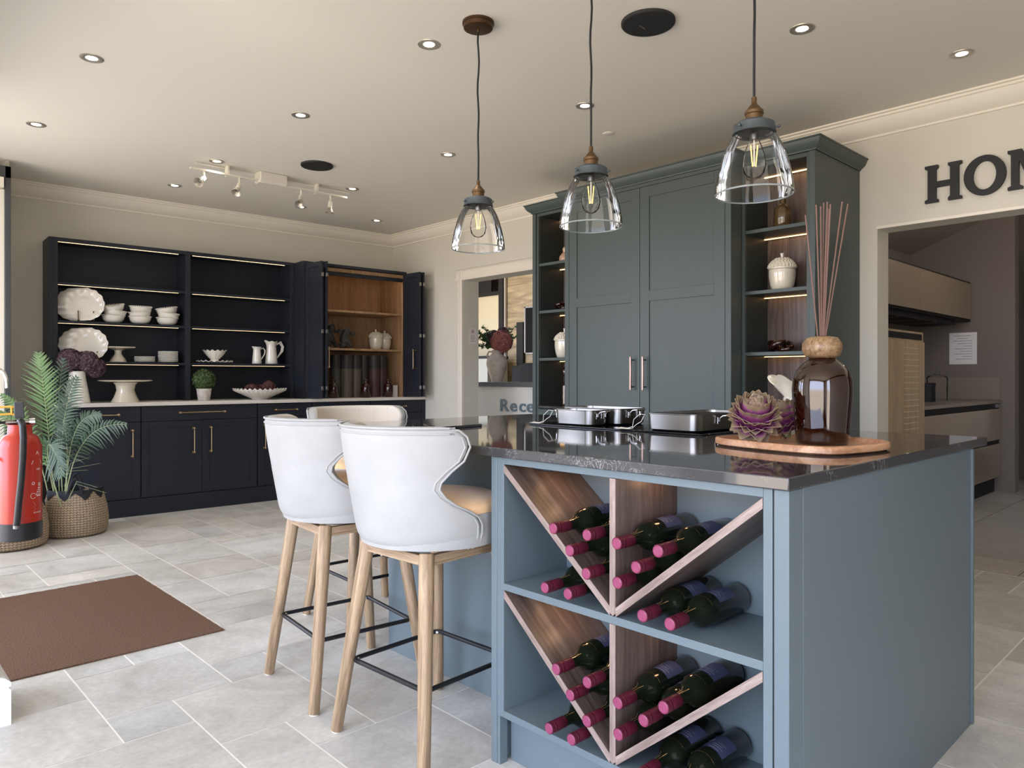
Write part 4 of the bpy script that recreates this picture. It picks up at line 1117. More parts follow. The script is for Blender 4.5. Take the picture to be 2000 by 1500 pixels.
# acorn jars
def acorn(c, s, label):
    t = thing('acorn_jar', label, 'jar', c, group='cream ceramic acorn jars')
    MB().lathe([(.0001, 0), (.052 * s, 0), (.060 * s, .004 * s), (.070 * s, .035 * s), (.077 * s, .075 * s), (.079 * s, .105 * s), (.078 * s, .128 * s), (.0001, .129 * s)], seg=40, cap=False).build('jar_body', M['cream'], t, smooth=True, angle=50)
    lid = MB(); prof = [(.0001, .129 * s), (.080 * s, .130 * s), (.082 * s, .136 * s), (.077 * s, .155 * s), (.066 * s, .172 * s), (.048 * s, .186 * s), (.028 * s, .194 * s), (.0001, .197 * s)]
    lid.lathe(prof, seg=40, cap=False)
    for i in range(1, 7):
        z = (.134 + .010 * i) * s; rr = [.082, .080, .077, .071, .063, .052, .038][i] * s
        n = int(22 * rr / (.08 * s)) + 4
        for k in range(n):
            a = 2 * PI * (k + .5 * (i % 2)) / n
            lid.sphere((rr * math.cos(a) * .985, rr * math.sin(a) * .985, z), .0085 * s, 6, 5, (1, 1, .8))
    l = lid.build('lid', M['cream'], t, smooth=True)
    MB().lathe([(.010 * s, .192 * s), (.008 * s, .205 * s), (.010 * s, .222 * s), (.0125 * s, .229 * s), (.0001, .231 * s)], seg=14, cap=False).build('stem', M['ceramic'], l, smooth=True)
    return t
acorn((4.15, 2.03, 1.636), .98, 'cream acorn jar on the near right green shelf tower')
acorn((4.17, 3.80, 1.271), 1.0, 'cream acorn jar half hidden in the far left green shelf tower')
# bottle on top right shelf
bt = thing('apothecary_bottle', 'olive brown glass bottle on the top shelf of the right green tower', 'bottle', (4.16, 2.03, 2.001))
MB().lathe([(.0001, 0), (.046, 0), (.050, .004), (.050, .115), (.044, .135), (.026, .150), (.018, .156), (.018, .186), (.024, .190), (.024, .196), (.0001, .196)], seg=36, cap=False).build('glass_body', M['brownglass'], bt, smooth=True, angle=50)
def knot(c, s, label, rz):
    t = thing('glass_knot', label, 'ornament', c, rz, group='dark glass knot ornaments')
    mb = MB(); pts = []
    for k in range(72):
        a = 2 * PI * k / 72
        r_ = (2 + math.cos(3 * a)) * .0245 * s
        pts.append((r_ * math.cos(2 * a) * 1.25, r_ * math.sin(2 * a) * .8, .032 * s + .020 * s * math.sin(3 * a)))
    mb.tube(pts, .0125 * s, 10, closed=True); mb.build('glass_loop', M['amberd'], t, smooth=True)
    return t
knot((4.14, 2.04, 1.2705), 1.15, 'dark brown glass knot on the third shelf of the right green tower', .8)
knot((4.17, 3.80, 1.6355), 1.0, 'dark brown glass knot on the left green tower above the acorn jar', .3)
dk = thing('duck_vase', 'beige round-bodied ceramic vase on the left green tower top shelf', 'vase', (4.17, 3.79, 2.001))
MB().lathe([(.0001, 0), (.030, 0), (.044, .012), (.052, .035), (.048, .058), (.032, .078), (.022, .090), (.024, .104), (.026, .116), (.018, .128), (.0001, .132)], seg=32, cap=False).build('vase_body', mat('beige_glaze', srgb(190, 156, 130), .2, coat=.5), dk, smooth=True)
gb = thing('glass_bottle', 'brown cut glass bottle with bulb stopper on the left green tower ledge', 'bottle', (4.12, 3.74, .9025))
MB().lathe([(.0001, 0), (.040, 0), (.043, .006), (.040, .012), (.034, .016), (.034, .155), (.026, .170), (.014, .180), (.012, .205), (.018, .212), (.0001, .212)], seg=16, cap=False).build('glass_body', M['amberd'], gb, smooth=True, angle=20)
MB().lathe([(.008, .212), (.012, .222), (.030, .240), (.036, .262), (.030, .284), (.014, .298), (.0001, .300)], seg=20, cap=False).build('stopper', M['amberd'], gb, smooth=True)

# ================================================================== HOME LETTERS
def letter(name, outlines, ycen, z0, label):
    """outlines in letter units (0..1 high); viewed from -x, so +u runs towards -y"""
    mb = MB(); Hh = .212; bm = bmesh.new()
    cu = bpy.data.curves.new('l', 'CURVE'); cu.dimensions = '2D'; cu.fill_mode = 'BOTH'; cu.extrude = .011
    for pts in outlines:
        sp = cu.splines.new('POLY'); sp.points.add(len(pts) - 1)
        for k, (u_, v_) in enumerate(pts): sp.points[k].co = (u_ * Hh, v_ * Hh, 0, 1)
        sp.use_cyclic_u = True
    o_ = bpy.data.objects.new('l', cu); COL.objects.link(o_)
    dg = bpy.context.evaluated_depsgraph_get(); me = bpy.data.meshes.new_from_object(o_.evaluated_get(dg))
    vs = [(XW - .0125 - v.co.z, ycen - v.co.x, z0 + v.co.y) for v in me.vertices]; fs = [tuple(p.vertices) for p in me.polygons]
    bpy.data.objects.remove(o_); bpy.data.curves.remove(cu); bpy.data.meshes.remove(me); bm.free()
    mb.add(vs, fs)
    ob = mb.build(name, M['homeletter'])
    return tag(ob, label, 'letter', 'black letters on the right wall')
def hstem(x0, x1, xs, xe, top=1.0):
    pass
Hh_ = [(-.44, 0), (-.12, 0), (-.12, .07), (-.17, .12), (-.17, .40), (.17, .40), (.17, .12), (.12, .07), (.12, 0), (.44, 0), (.44, .07), (.37, .10), (.37, .90), (.44, .93), (.44, 1), (.12, 1), (.12, .93), (.17, .88), (.17, .55), (-.17, .55), (-.17, .88), (-.12, .93), (-.12, 1), (-.44, 1), (-.44, .93), (-.37, .90), (-.37, .10), (-.44, .07)]
Oo = [[(.47 * math.cos(2 * PI * k / 48), .5 + .515 * math.sin(2 * PI * k / 48)) for k in range(48)], [(.26 * math.cos(-2 * PI * k / 48), .5 + .37 * math.sin(-2 * PI * k / 48)) for k in range(48)]]
Mm = [(-.56, 0), (-.24, 0), (-.24, .07), (-.32, .11), (-.32, .72), (-.05, 0), (.05, 0), (.32, .72), (.32, .11), (.24, .07), (.24, 0), (.58, 0), (.58, .07), (.51, .10), (.51, .90), (.58, .93), (.58, 1), (.26, 1), (0, .36), (-.26, 1), (-.56, 1), (-.56, .93), (-.49, .90), (-.49, .10), (-.56, .07)]
letter('letter_h', [Hh_], 1.302, 2.122, 'black serif capital letter H fixed above the kitchen opening')
letter('letter_o', Oo, 1.099, 2.122, 'black capital letter O fixed above the kitchen opening')
letter('letter_m', [Mm], .873, 2.122, 'black serif capital letter M at the right edge above the kitchen opening')

# ================================================================== RECEPTION
dx = 5.4
rd = thing('reception_desk', 'white reception desk with dark grey top seen through the far opening', 'desk', (0, 0, 0))
box('front_panel', M['desk'], (dx, 4.4, 0), (dx + .03, 6.26, 1.02), rd, bevel=.002)
box('desk_top', M['desktop'], (dx - .03, 4.4, 1.021), (dx + .42, 6.30, 1.07), rd, bevel=.002)
box('side_panel', M['desk'], (dx + .03, 6.20, 0), (dx + .4, 6.23, 1.02), rd)
yy = 5.885
for ch, w_ in (('R', .175), ('e', .160), ('c', .135), ('e', .150)):
    tv, tf = text_mesh(ch, .185, .006, .003)
    mb = MB(); mb.add([(dx - .0065 - v[2], yy - .075 - v[0] * 1.32, .80 + v[1] - (.0 if ch == 'R' else .0)) for v in tv], tf)
    idx = {'R': 'capital R', 'c': 'letter c'}.get(ch, 'letter e ' + ('after the R' if yy > 5.7 else 'next to the green tower'))
    # align baselines
    zmin = min(v[2] for v in mb.v); mb.v = [(v[0], v[1], v[2] - zmin + .752) for v in mb.v]
    tag(mb.build('sign_letter', M['settext']), 'brushed blue-grey %s on the white reception desk' % idx, 'letter', 'letters on the reception desk')
    yy -= w_ * .86
vz = thing('stone_vase', 'pale stone two-handled vase on the reception desk', 'vase', (dx + .06, 6.00, 1.0705))
MB().lathe([(.0001, 0), (.060, 0), (.062, .01), (.075, .06), (.105, .14), (.118, .20), (.112, .25), (.080, .295), (.055, .315), (.052, .345), (.060, .355), (.052, .356), (.044, .32)], seg=40, cap=False).build('vase_body', M['stone'], vz, smooth=True)
for s in (-1, 1):
    MB().tube([tuple(RIGHT * (s * .055) + Vector((0, 0, .335))), tuple(RIGHT * (s * .09) + Vector((0, 0, .34))), tuple(RIGHT * (s * .105) + Vector((0, 0, .31))), tuple(RIGHT * (s * .10) + Vector((0, 0, .265)))], .010, 10).build('handle', M['stone'], vz, smooth=True)
def bloom(mb, c, R, n=170, ps=.022):
    ps *= 1.3
    for k in range(n):
        z = 1 - 2 * (k + .5) / n; a = k * 2.39996
        d = Vector((math.sqrt(1 - z * z) * math.cos(a), math.sqrt(1 - z * z) * math.sin(a), z))
        p = Vector(c) + d * R * random.uniform(.86, 1.04)
        u_ = d.orthogonal().normalized(); w_ = d.cross(u_); ro = random.uniform(0, PI)
        u2 = u_ * math.cos(ro) + w_ * math.sin(ro); w2 = d.cross(u2)
        s = ps * random.uniform(.8, 1.2)
        for q in range(4):
            a2 = q * PI / 2; e1 = u2 * math.cos(a2) + w2 * math.sin(a2); e2 = d.cross(e1)
            mb.add([p, p + e1 * s * .6 + e2 * s * .45 + d * s * .35, p + e1 * s + d * s * .1, p + e1 * s * .6 - e2 * s * .45 + d * s * .35], [(0, 1, 2, 3)])
    mb.sphere(c, R * .80, 14, 10)
rb = thing('flower_arrangement', 'rose and aubergine hydrangeas with eucalyptus in the stone vase', 'flowers', (dx + .06, 6.00, 1.47))
mb = MB(); bloom(mb, (0, 0, 0), .118, 260, .022); mb.v = [tuple(Vector(v) + RIGHT * .05 + Vector((0, 0, .05))) for v in mb.v]; mb.build('flower_head', M['hydr'], rb)
mb = MB(); bloom(mb, (0, 0, 0), .085, 140, .022); mb.v = [tuple(Vector(v) - RIGHT * .04 + FWD * .06 + Vector((0, 0, .09))) for v in mb.v]; mb.build('flower_head', M['hyd'], rb)
mb = MB(); bloom(mb, (0, 0, 0), .06, 90, .02); mb.v = [tuple(Vector(v) + RIGHT * .07 + FWD * .08 + Vector((0, 0, .155))) for v in mb.v]; mb.build('flower_head', M['hyd'], rb)
def sprig(parent, p0, p1, n, s, m, name='leaf_sprig', spread=.05, origin=Vector((0, 0, 0))):
    mb = MB(); p0 = Vector(p0); p1 = Vector(p1); mb.tube([tuple(p0), tuple((p0 + p1) / 2 + Vector((0, 0, .02))), tuple(p1)], .003, 5)
    for k in range(n):
        f = .2 + .8 * k / n; p = p0.lerp(p1, f) + Vector((0, 0, .02 * math.sin(PI * f)))
        d = Vector((random.uniform(-1, 1), random.uniform(-1, 1), random.uniform(-.6, .9))).normalized(); u_ = d.orthogonal().normalized(); L_ = s * random.uniform(.7, 1.2)
        c_ = p + d * L_ * .7
        vs = [p] + [c_ + (d * math.cos(2 * PI * j / 8) * L_ * .55 + u_ * math.sin(2 * PI * j / 8) * L_ * .45) for j in range(8)]
        mb.add(vs[1:], [tuple(range(8))])
    return mb.build(name, m, parent)
for (a, b) in [((-.03, 0), (-.27, .18)), ((-.03, 0), (-.24, .08)), ((-.02, 0), (-.16, .24)), ((-.03, -.02), (-.20, .0)), ((-.03, 0), (-.15, -.02)), ((.08, 0), (.20, .22)), ((.08, 0), (.21, .10)), ((-.02, 0), (-.20, .14)), ((-.04, .02), (-.12, .12))]:
    sprig(rb, RIGHT * a[0] + Vector((0, 0, a[1])), RIGHT * b[0] + Vector((0, 0, b[1])), 22, .043, M['euca'])
# things behind the desk: built on the far wall plane
RX = 7.6
tag(box('stone_cladding', M['trav'], (RX, 5.2, 0), (RX + .05, 8.11, 2.78)), 'veined beige stone wall panel in the reception room', 'wall cladding')
fw = thing('glazed_partition', 'pale glazed panel with dark frame behind the reception flowers', 'partition', (0, 0, 0))
box('panel', mat('pale_panel', srgb(190, 180, 152), .5), (RX - .02, 8.26, 1.40), (RX, 9.6, 2.40), fw)
box('frame', M['kitdark'], (RX - .05, 8.16, 0), (RX, 8.26, 2.75), fw); box('frame', M['kitdark'], (RX - .05, 8.26, 2.40), (RX, 9.6, 2.46), fw)
box('dark_header', M['blackp'], (RX - .03, 8.45, 2.461), (RX, 9.6, 2.75), fw)
box('post', M['lampring'], (RX - .04, 8.115, 0), (RX, 8.145, 2.78), fw)
cbn = thing('low_cabinet', 'white low cabinet with dark top behind the stone vase', 'cabinet', (7.05, 7.95, 0))
box('body', mat('grey_cabinet', srgb(150, 150, 140), .5), (0, 0, 0), (.4, 1.3, 1.40), cbn); box('top', M['blackp'], (-.01, -.01, 1.401), (.41, 1.3, 1.44), cbn)
M['matscreen'] = mat('matt_screen', srgb(16, 16, 17), .6, spec=.1)
tv = thing('television', 'black flat screen with silver edge in the reception room', 'television', (0, 0, 0))
box('screen', M['matscreen'], (RX - .05, 6.4, 1.49), (RX - .001, 7.66, 2.15), tv); mb = MB(); mb.box((RX - .055, 7.662, 1.47), (RX - .001, 7.69, 2.17)); mb.box((RX - .055, 6.4, 2.152), (RX - .001, 7.69, 2.17)); mb.box((RX - .055, 6.4, 1.47), (RX - .001, 7.69, 1.488)); mb.build('bezel', M['steel'], tv)
tag(box('loudspeaker', M['kitdark'], (RX - .05, 7.72, 1.2), (RX - .001, 7.86, 1.95)), 'tall dark panel left of the television', 'speaker')
for (xc, yc, zt_, lab) in ((6.75, 6.93, 1.284, 'black leather chair back, the left one behind the reception desk'), (6.25, 6.26, 1.30, 'black leather chair back, the right one behind the reception desk')):
    ch_ = thing('office_chair', lab, 'chair', (xc, yc, 0), group='black leather chairs behind the desk')
    mb = MB(); mb.box((0, -.21, .66), (.09, .21, zt_)); mb.build('backrest', M['leather'], ch_, bevel=.04, seg=4)
    mb = MB(); mb.box((.05, -.22, .42), (.5, .22, .52)); mb.build('seat', M['leather'], ch_, bevel=.03, seg=3)
    mb = MB(); mb.box((.02, -.03, .50), (.06, .03, .70)); mb.build('back_bracket', M['black'], ch_)
    MB().tube([(.25, 0, .42), (.25, 0, .05)], .025, 10).build('column', M['chrome'], ch_)
    mb = MB()
    for k in range(5): mb.tube([(.25, 0, .07), (.25 + .25 * math.cos(k * 1.2566), .25 * math.sin(k * 1.2566), .03)], .015, 8)
    mb.build('base', M['black'], ch_)
for (lx, ly, lz, le, nm) in ((6.5, 6.6, 2.74, 8, 'reception_fill'), (6.6, 8.4, 2.74, 5, 'reception_fill'), (6.6, .6, 2.94, 22, 'kitchen_fill'), (7.0, 1.6, 2.3, 3, 'kitchen_fill')):  # unseen point lights added to brighten the two rooms beyond
    l = bpy.data.lights.new(nm, 'POINT'); l.energy = le; l.color = (1, .86, .68); l.shadow_soft_size = .05
    lo = bpy.data.objects.new(nm, l); COL.objects.link(lo); lo.location = (lx, ly, lz)
# notice on the reception jamb
nt_ = thing('door_notice', 'small printed notice fixed to the jamb of the reception opening', 'notice', (4.70, 5.5835, 1.46))
box('sheet', M['paper'], (0, -.0015, 0), (.10, 0, .155), nt_)
mb = MB(); mb.tube([(.05 + .018 * math.cos(k * PI / 12), -.002, .125 + .018 * math.sin(k * PI / 12)) for k in range(24)], .002, 4, closed=True); mb.box((.04, -.0025, .121), (.06, -.0015, .129)); mb.build('symbol', M['inkred'], nt_)
mb = MB()
for k in range(5): mb.box((.02 + .004 * (k % 2), -.0022, .08 - .014 * k), (.08 - .005 * (k % 2), -.0015, .084 - .014 * k))
mb.build('print', M['inkgrey'], nt_)

# ================================================================== KITCHEN BEYOND
k1 = thing('tall_kitchen_unit', 'honey coloured ribbed tall unit at the left inside the kitchen room', 'cupboard', (0, 0, 0))
KY = 1.85
box('carcass', M['kitwood'], (4.95, KY, .0), (6.07, 2.6, 1.46), k1)
box('recess', M['kitdark'], (4.97, KY - .002, 1.40), (6.04, KY, 1.445), k1)
mb = MB(); mb.box((4.95, KY - .02, .1), (6.04, KY - .003, 1.385)); mb.build('door', M['kitwood'], k1, bevel=.001)
mb = MB()
for k in range(22):
    z = 1.33 - k * .042
    mb.box((5.60, KY - .0225, z), (5.90, KY - .0195, z + .006))
mb.build('rib', mat('rib_highlight_wood', srgb(206, 184, 146), .4), k1)
k2 = thing('wall_cupboard', 'bronze gloss wall cupboards with dark surround in the kitchen room', 'cupboard', (0, 0, 0))
box('carcass', M['kitdark'], (4.95, 2.115, 1.68), (8.36, 2.60, 2.075), k2)
for a, b in ((4.96, 5.88), (5.89, 6.79), (6.80, 8.30)): box('door', M['kitgloss'], (a, 2.095, 1.70), (b, 2.114, 2.055), k2, bevel=.001)
box('extractor', M['kitdark'], (5.4, 2.15, 1.63), (8.0, 2.5, 1.679), k2)
mb = MB()
for k in range(5): mb.box((5.5 + k * .48, 2.16, 1.625), (5.53 + k * .48, 2.45, 1.6295))
mb.build('vent_bar', M['steel'], k2)
k3 = thing('kitchen_base_unit', 'bronze gloss handleless drawers under the stone top in the kitchen room', 'base cabinet', (0, 0, 0))
box('carcass', M['kitdark'], (6.08, KY + .02, .15), (8.36, 2.6, .86), k3)
for (z0, z1) in ((.52, .82), (.16, .48)): box('drawer_front', M['kitgloss'], (6.08, KY, z0), (8.33, KY + .019, z1), k3, bevel=.001)
box('plinth', M['kitdark'], (6.08, KY + .06, 0), (8.36, KY + .08, .15), k3)
box('grip_rail', M['kitdark'], (6.08, KY + .01, .825), (8.34, KY + .02, .87), k3)
box('handle_end', M['chrome'], (8.20, KY - .002, .83), (8.30, KY + .01, .865), k3)
tag(box('stone_worktop', M['kittop'], (6.08, KY - .01, .872), (8.365, 2.66, .90), bevel=.002), 'grey brown stone worktop with upstand in the kitchen room', 'worktop')
tag(box('upstand', M['kittop'], (8.345, 1.86, .9005), (8.365, 2.66, 1.12)), 'low stone upstand at the end of the kitchen worktop', 'upstand')
tp = thing('kitchen_tap', 'curved steel kitchen tap beside the tall honey unit', 'tap', (6.75, 2.3, .901))
MB().tube([(0, 0, 0), (0, 0, .24), (.01, -.01, .29), (.04, -.03, .32), (.08, -.06, .31), (.10, -.08, .26), (.10, -.08, .22)], .012, 10).build('spout', M['steel'], tp, smooth=True)
for (x, y, w, h, mm, lab) in [(7.05, 2.2, .06, .22, 'glassy', 'slim pale canister on the kitchen worktop'), (7.3, 2.2, .075, .17, 'blackp', 'short dark canister on the kitchen worktop'), (7.35, 2.38, .06, .25, 'kitdark', 'tall dark canister at the back of the kitchen worktop')]:
    cc = thing('storage_canister', lab, 'canister', (x, y, .901), group='canisters in the kitchen room')
    m_ = mat('pale_green_grey', srgb(110, 116, 110), .3) if mm == 'glassy' else M[mm]
    MB().lathe([(.0001, 0), (w, 0), (w, h - .02), (.0001, h - .02)], seg=24, cap=False).build('body', m_, cc, smooth=True, angle=30)
    MB().lathe([(.0001, h - .0195), (w * 1.04, h - .0195), (w * 1.04, h), (.0001, h)], seg=24, cap=False).build('lid', M['kitdark'], cc, smooth=True, angle=30)
gj = thing('glass_jar', 'clear glass jar with domed knob on the kitchen worktop', 'jar', (7.62, 2.2, .901))
MB().lathe([(.0001, .002), (.085, .002), (.088, .22), (.07, .24), (.02, .25), (.02, .28), (.0001, .29)], seg=28, cap=False).build('glass_body', M['bulb'], gj, smooth=True, angle=40)
nt2 = thing('wall_notice', 'printed white sheet on the dark end wall of the kitchen room', 'notice', (8.3695, 2.06, 1.255))
pa, pb = 0, 0
box('sheet', M['paper'], (-.002, -.0, 0), (0, .245, .32), nt2)
mb = MB()
for k, (a, b) in enumerate([(.05, .2), (.08, .17), (.04, .21), (.04, .17), (.04, .12), (.04, .20), (.04, .15), (.04, .2), (.04, .13), (.04, .19)]): mb.box((-.003, a, .285 - k * .026), (-.002, b, .289 - k * .026))
mb.build('print', M['inkgrey'], nt2)
ov = thing('oven_tower', 'dark tall oven housing at the right edge inside the kitchen room', 'oven', (0, 0, 0))
box('carcass', M['kitdark'], (9.0, 1.0, 0), (9.45, 1.68, 2.4), ov)
for (z0, z1) in ((.35, .85), (.9, 1.35)): box('oven_door', M['kitgloss'], (8.97, 1.02, z0), (8.999, 1.66, z1), ov, bevel=.002)

# ================================================================== NAVY DRESSER WALL (own skewed frame)
NR = math.atan2(U.y, U.x)
def nthing(name, label, cat, group=None):
    o = thing(name, label, cat, tuple(NV * C0), NR, group); return o      # local x = u, local y = off
def shaker_y(x0, x1, z0, z1, y, parent, m, name='door', rail=.055, deep=.005, th=.02):
    mb = MB()
    mb.box((x0, y, z0), (x0 + rail, y + th, z1)); mb.box((x1 - rail, y, z0), (x1, y + th, z1))
    mb.box((x0 + rail, y, z1 - rail), (x1 - rail, y + th, z1)); mb.box((x0 + rail, y, z0), (x1 - rail, y + th, z0 + rail))
    mb.box((x0 + rail - .003, y + deep, z0 + .01), (x1 - rail + .003, y + th - .002, z1 - .01))
    return mb.build(name, m, parent, bevel=.001)
def dhandle(p0, p1, parent, out=(0, -1, 0), proj=.032):
    """bar handle with rounded knob ends between two points"""
    p0 = Vector(p0); p1 = Vector(p1); o_ = Vector(out); ax = (p1 - p0).normalized()
    mb = MB()
    n = 10; pts = []
    for k in range(n + 1):
        f = k / n; pts.append(tuple(p0.lerp(p1, f) + o_ * (proj + .0)))
    mb.tube(pts, .0055, 10)
    for p in (p0, p1):
        mb.sphere(tuple(p + o_ * proj), .0115, 14, 10); mb.tube([tuple(p), tuple(p + o_ * proj)], .007, 10)
        mb.tube([tuple(p), tuple(p + o_ * .004)], .012, 12)
    return mb.build('handle', M['brass'], parent, smooth=True, angle=50)
units = [(.98, 1.574, 1, .1, 'under the palm at the left end'), (1.578, 2.532, 2, .366, 'with two doors and a long brass handle'), (2.536, 3.057, 1, .2, 'behind the left bar stools'), (3.061, 3.682, 1, .2, 'behind the far bar stool'), (3.686, 4.289, 1, .19, 'at the right end of the row')]
for k, (a, b, nd, hw, lab) in enumerate(units):
    t = nthing('base_cabinet', 'dark navy base cabinet ' + lab, 'base cabinet', 'navy base cabinets along the back wall')
    box('carcass', M['navy'], (a, .022, .14), (b, .58, .885), t)
    dr = shaker_y(a + .003, b - .003, .762, .882, .0, t, M['navy'], 'drawer_front', rail=.022, deep=.003)
    mid = (a + b) / 2
    if k == 0: dhandle((1.21, 0, .822), (1.41, 0, .822), dr)
    else: dhandle((mid - hw / 2, 0, .826), (mid + hw / 2, 0, .826), dr)
    if nd == 2:
        dl = shaker_y(a + .003, mid - .0015, .145, .758, .0, t, M['navy']); dr_ = shaker_y(mid + .0015, b - .003, .145, .758, .0, t, M['navy'])
        dhandle((mid - .072, 0, .692), (mid - .072, 0, .488), dl); dhandle((mid + .068, 0, .694), (mid + .068, 0, .490), dr_)
    else:
        d_ = shaker_y(a + .003, b - .003, .145, .758, .0, t, M['navy'])
        hx = b - .064 if k in (0, 3) else a + .06
        if k != 4: dhandle((hx, 0, .692), (hx, 0, .486), d_)
t = nthing('plinth', 'continuous dark navy plinth under the base cabinets', 'plinth'); box('board', M['navy'], (.98, .004, 0), (4.338, .022, .139), t)
t = nthing('filler_panel', 'narrow navy end panel against the right wall', 'panel'); box('board', M['navy'], (4.292, .0, .14), (4.340, .58, .885), t, bevel=.001); 
t = nthing('sideboard_worktop', 'pale thin stone worktop along the navy cabinets', 'worktop'); box('slab', M['whitetop'], (.97, -.02, .888), (4.339, .585, .918), t, bevel=.003)
TPZ = 2.235; SF = .30
t = nthing('open_shelf_unit', 'dark navy open shelving with four LED lit tiers in two bays', 'shelf unit')
box('side_panel', M['navy'], (.982, SF, .9185), (1.010, .592, TPZ), t, bevel=.001)
mb = MB(); mb.box((1.010, SF, .9185), (1.044, SF + .02, TPZ)); mb.box((2.008, SF, .9185), (2.051, SF + .02, TPZ)); mb.box((2.975, SF, .9185), (3.012, SF + .02, TPZ)); mb.box((1.044, SF, 2.205), (2.008, SF + .02, TPZ)); mb.box((2.051, SF, 2.205), (2.975, SF + .02, TPZ)); mb.build('face_frame', M['navy'], t, bevel=.001)
box('divider', M['navy'], (2.018, SF + .02, .9185), (2.040, .585, 2.215), t)
box('side_panel', M['navy'], (2.99, SF + .02, .9185), (3.012, .592, TPZ), t)
box('top_panel', M['navy'], (1.010, SF + .02, 2.215), (2.99, .585, TPZ), t)
box('back_panel', M['navy'], (1.010, .585, .9185), (2.99, .592, TPZ), t)
for (a, b) in ((1.011, 2.017), (2.041, 2.989)):
    for z in (1.885, 1.577, 1.250):
        s = box('shelf', M['navy'], (a, SF + .021, z - .022), (b, .584, z), t)
        box('led_strip', M['led'], (a + .034, SF + .024, z - .0245), (b - .06, SF + .030, z - .0221), s)
    box('led_strip', M['led'], (a + .034, SF + .024, 2.2015), (b - .06, SF + .030, 2.2045), t)
# cupboard with bifold doors folded open
CF = .10; cz = .9185
t = nthing('bifold_cupboard', 'tall navy cupboard lined in oak with bifold doors folded open', 'cupboard')
box('side_panel', M['navy'], (3.014, CF, cz), (3.034, .592, 2.232), t, bevel=.001); box('side_panel', M['navy'], (4.150, CF, cz), (4.172, .592, 2.232), t, bevel=.001)
box('top_panel', M['navy'], (3.034, CF, 2.205), (4.150, .592, 2.232), t)
mb = MB(); mb.box((3.034, CF + .02, 2.125), (4.150, CF + .045, 2.16)); mb.build('door_track', M['navy'], t); box('lighting_pelmet', M['oakpanel'], (3.036, CF + .03, 2.165), (4.148, CF + .05, 2.20), t)
box('back_panel', M['oakpanel'], (3.036, .575, cz), (4.148, .585, 2.20), t)
for x in (3.035, 4.134): box('lining', M['oakpanel'], (x, CF + .02, cz), (x + .015, .574, 2.20), t)
box('ceiling_lining', M['oakpanel'], (3.05, CF + .05, 2.19), (4.134, .574, 2.203), t)
for z in (1.79, 1.412): box('shelf', M['oakpanel'], (3.051, CF + .04, z - .020), (4.133, .574, z), t, bevel=.001)
box('led_strip', M['ledw'], (3.08, CF + .055, 2.183), (4.11, CF + .065, 2.189), t)
def leaf(x0, y0, ang, L_, name='door', handle=False, th=.02, hz=(1.25, 1.05), hs=1, hx=.75):
    mb = MB(); z0, z1 = .925, 2.205 if not handle else 2.205; rl = .045
    mb.box((0, 0, z0), (rl, th, z1)); mb.box((L_ - rl, 0, z0), (L_, th, z1)); mb.box((rl, 0, z1 - rl), (L_ - rl, th, z1)); mb.box((rl, 0, z0), (L_ - rl, th, z0 + rl)); mb.box((rl - .003, .005, z0 + .01), (L_ - rl + .003, th - .005, z1 - .01))
    d = mb.build(name, M['navy'], t, bevel=.001, loc=(x0, y0, 0), rot=(0, 0, ang))
    for z in (1.02, 1.55, 2.08):
        MB().box((L_ - .006, -.002, z - .018), (L_ + .006, th + .002, z + .018)).build('hinge', M['steel'], d, bevel=.002)
    if handle: dhandle((L_ * hx, 0 if hs < 0 else th, hz[0]), (L_ * hx, 0 if hs < 0 else th, hz[1]), d, out=(0, hs, 0), proj=.03)
    return d
leaf(3.034, CF - .002, math.radians(-82), .27)                    # left pair
leaf(3.095, CF - .01, math.radians(-86), .262, handle=True, hz=(1.40, 1.22), hs=1, hx=.9)
leaf(4.125, CF - .002, math.radians(-84), .27, handle=True, hz=(1.40, 1.215), hs=-1)
leaf(4.178, CF - .01, math.radians(-86), .262)

# ------------------------------------------------------------------ crockery on the navy shelves
def nat(u, off, z): return tuple(nv(u, off, z))
def scallop_plate(R, label, group):
    t = thing('scalloped_plate', label, 'plate', (0, 0, 0), group=group)
    mb = MB(); n = 84
    prof = [(.0001, .004), (R * .30, .003), (R * .62, .003), (R * .68, .007), (R * .80, .013), (R * .93, .017), (R, .016), (R * .99, .012), (R * .80, .008), (R * .62, -.001), (.0001, -.001)]
    mb.lathe(prof, seg=n, cap=False, wob=lambda a, i: ((1 + .022 * math.sin(14 * a), .004 * math.sin(14 * a)) if 3 < i < 9 else (1, 0)))
    mb.build('plate_body', M['ceramic'], t, smooth=True, angle=60)
    return t
AX = NR + PI / 2
def stand_plates(u, z, n, label0, brass_z):
    grp = 'scalloped plates standing on the %s shelf' % label0
    p = scallop_plate(.139, 'x', grp)
    for k in range(n):
        q = p if k == 0 else dup(p, (0, 0, 0))
        off = .365 + k * .015; uu = u - k * .0125
        q.rotation_euler = (math.radians(90 - 12), 0, NR - .25)
        q.location = nat(uu, off, z + .138)
        q['label'] = 'white scalloped plate in the standing stack on the %s shelf, %s' % (label0, ['front one', 'second from the front', 'third from the front', 'fourth from the front', 'fifth from the front', 'rearmost'][k])
    s = thing('plate_stand', 'small brass plate stand holding the plates on the %s shelf' % label0, 'plate stand', nat(u, .37, z), NR)
    mb = MB()
    for dx_ in (-.055, .055): mb.tube([(dx_, .08, .004), (dx_, -.035, .004), (dx_, -.043, .012), (dx_, -.036, .085)], .005, 6)
    mb.tube([(-.055, .05, .004), (.055, .05, .004)], .0035, 6); mb.build('wire_frame', M['brass'], s, smooth=True)
stand_plates(1.246, 1.578, 6, 'upper left', 0)
stand_plates(1.272, 1.251, 6, 'lower left', 0)
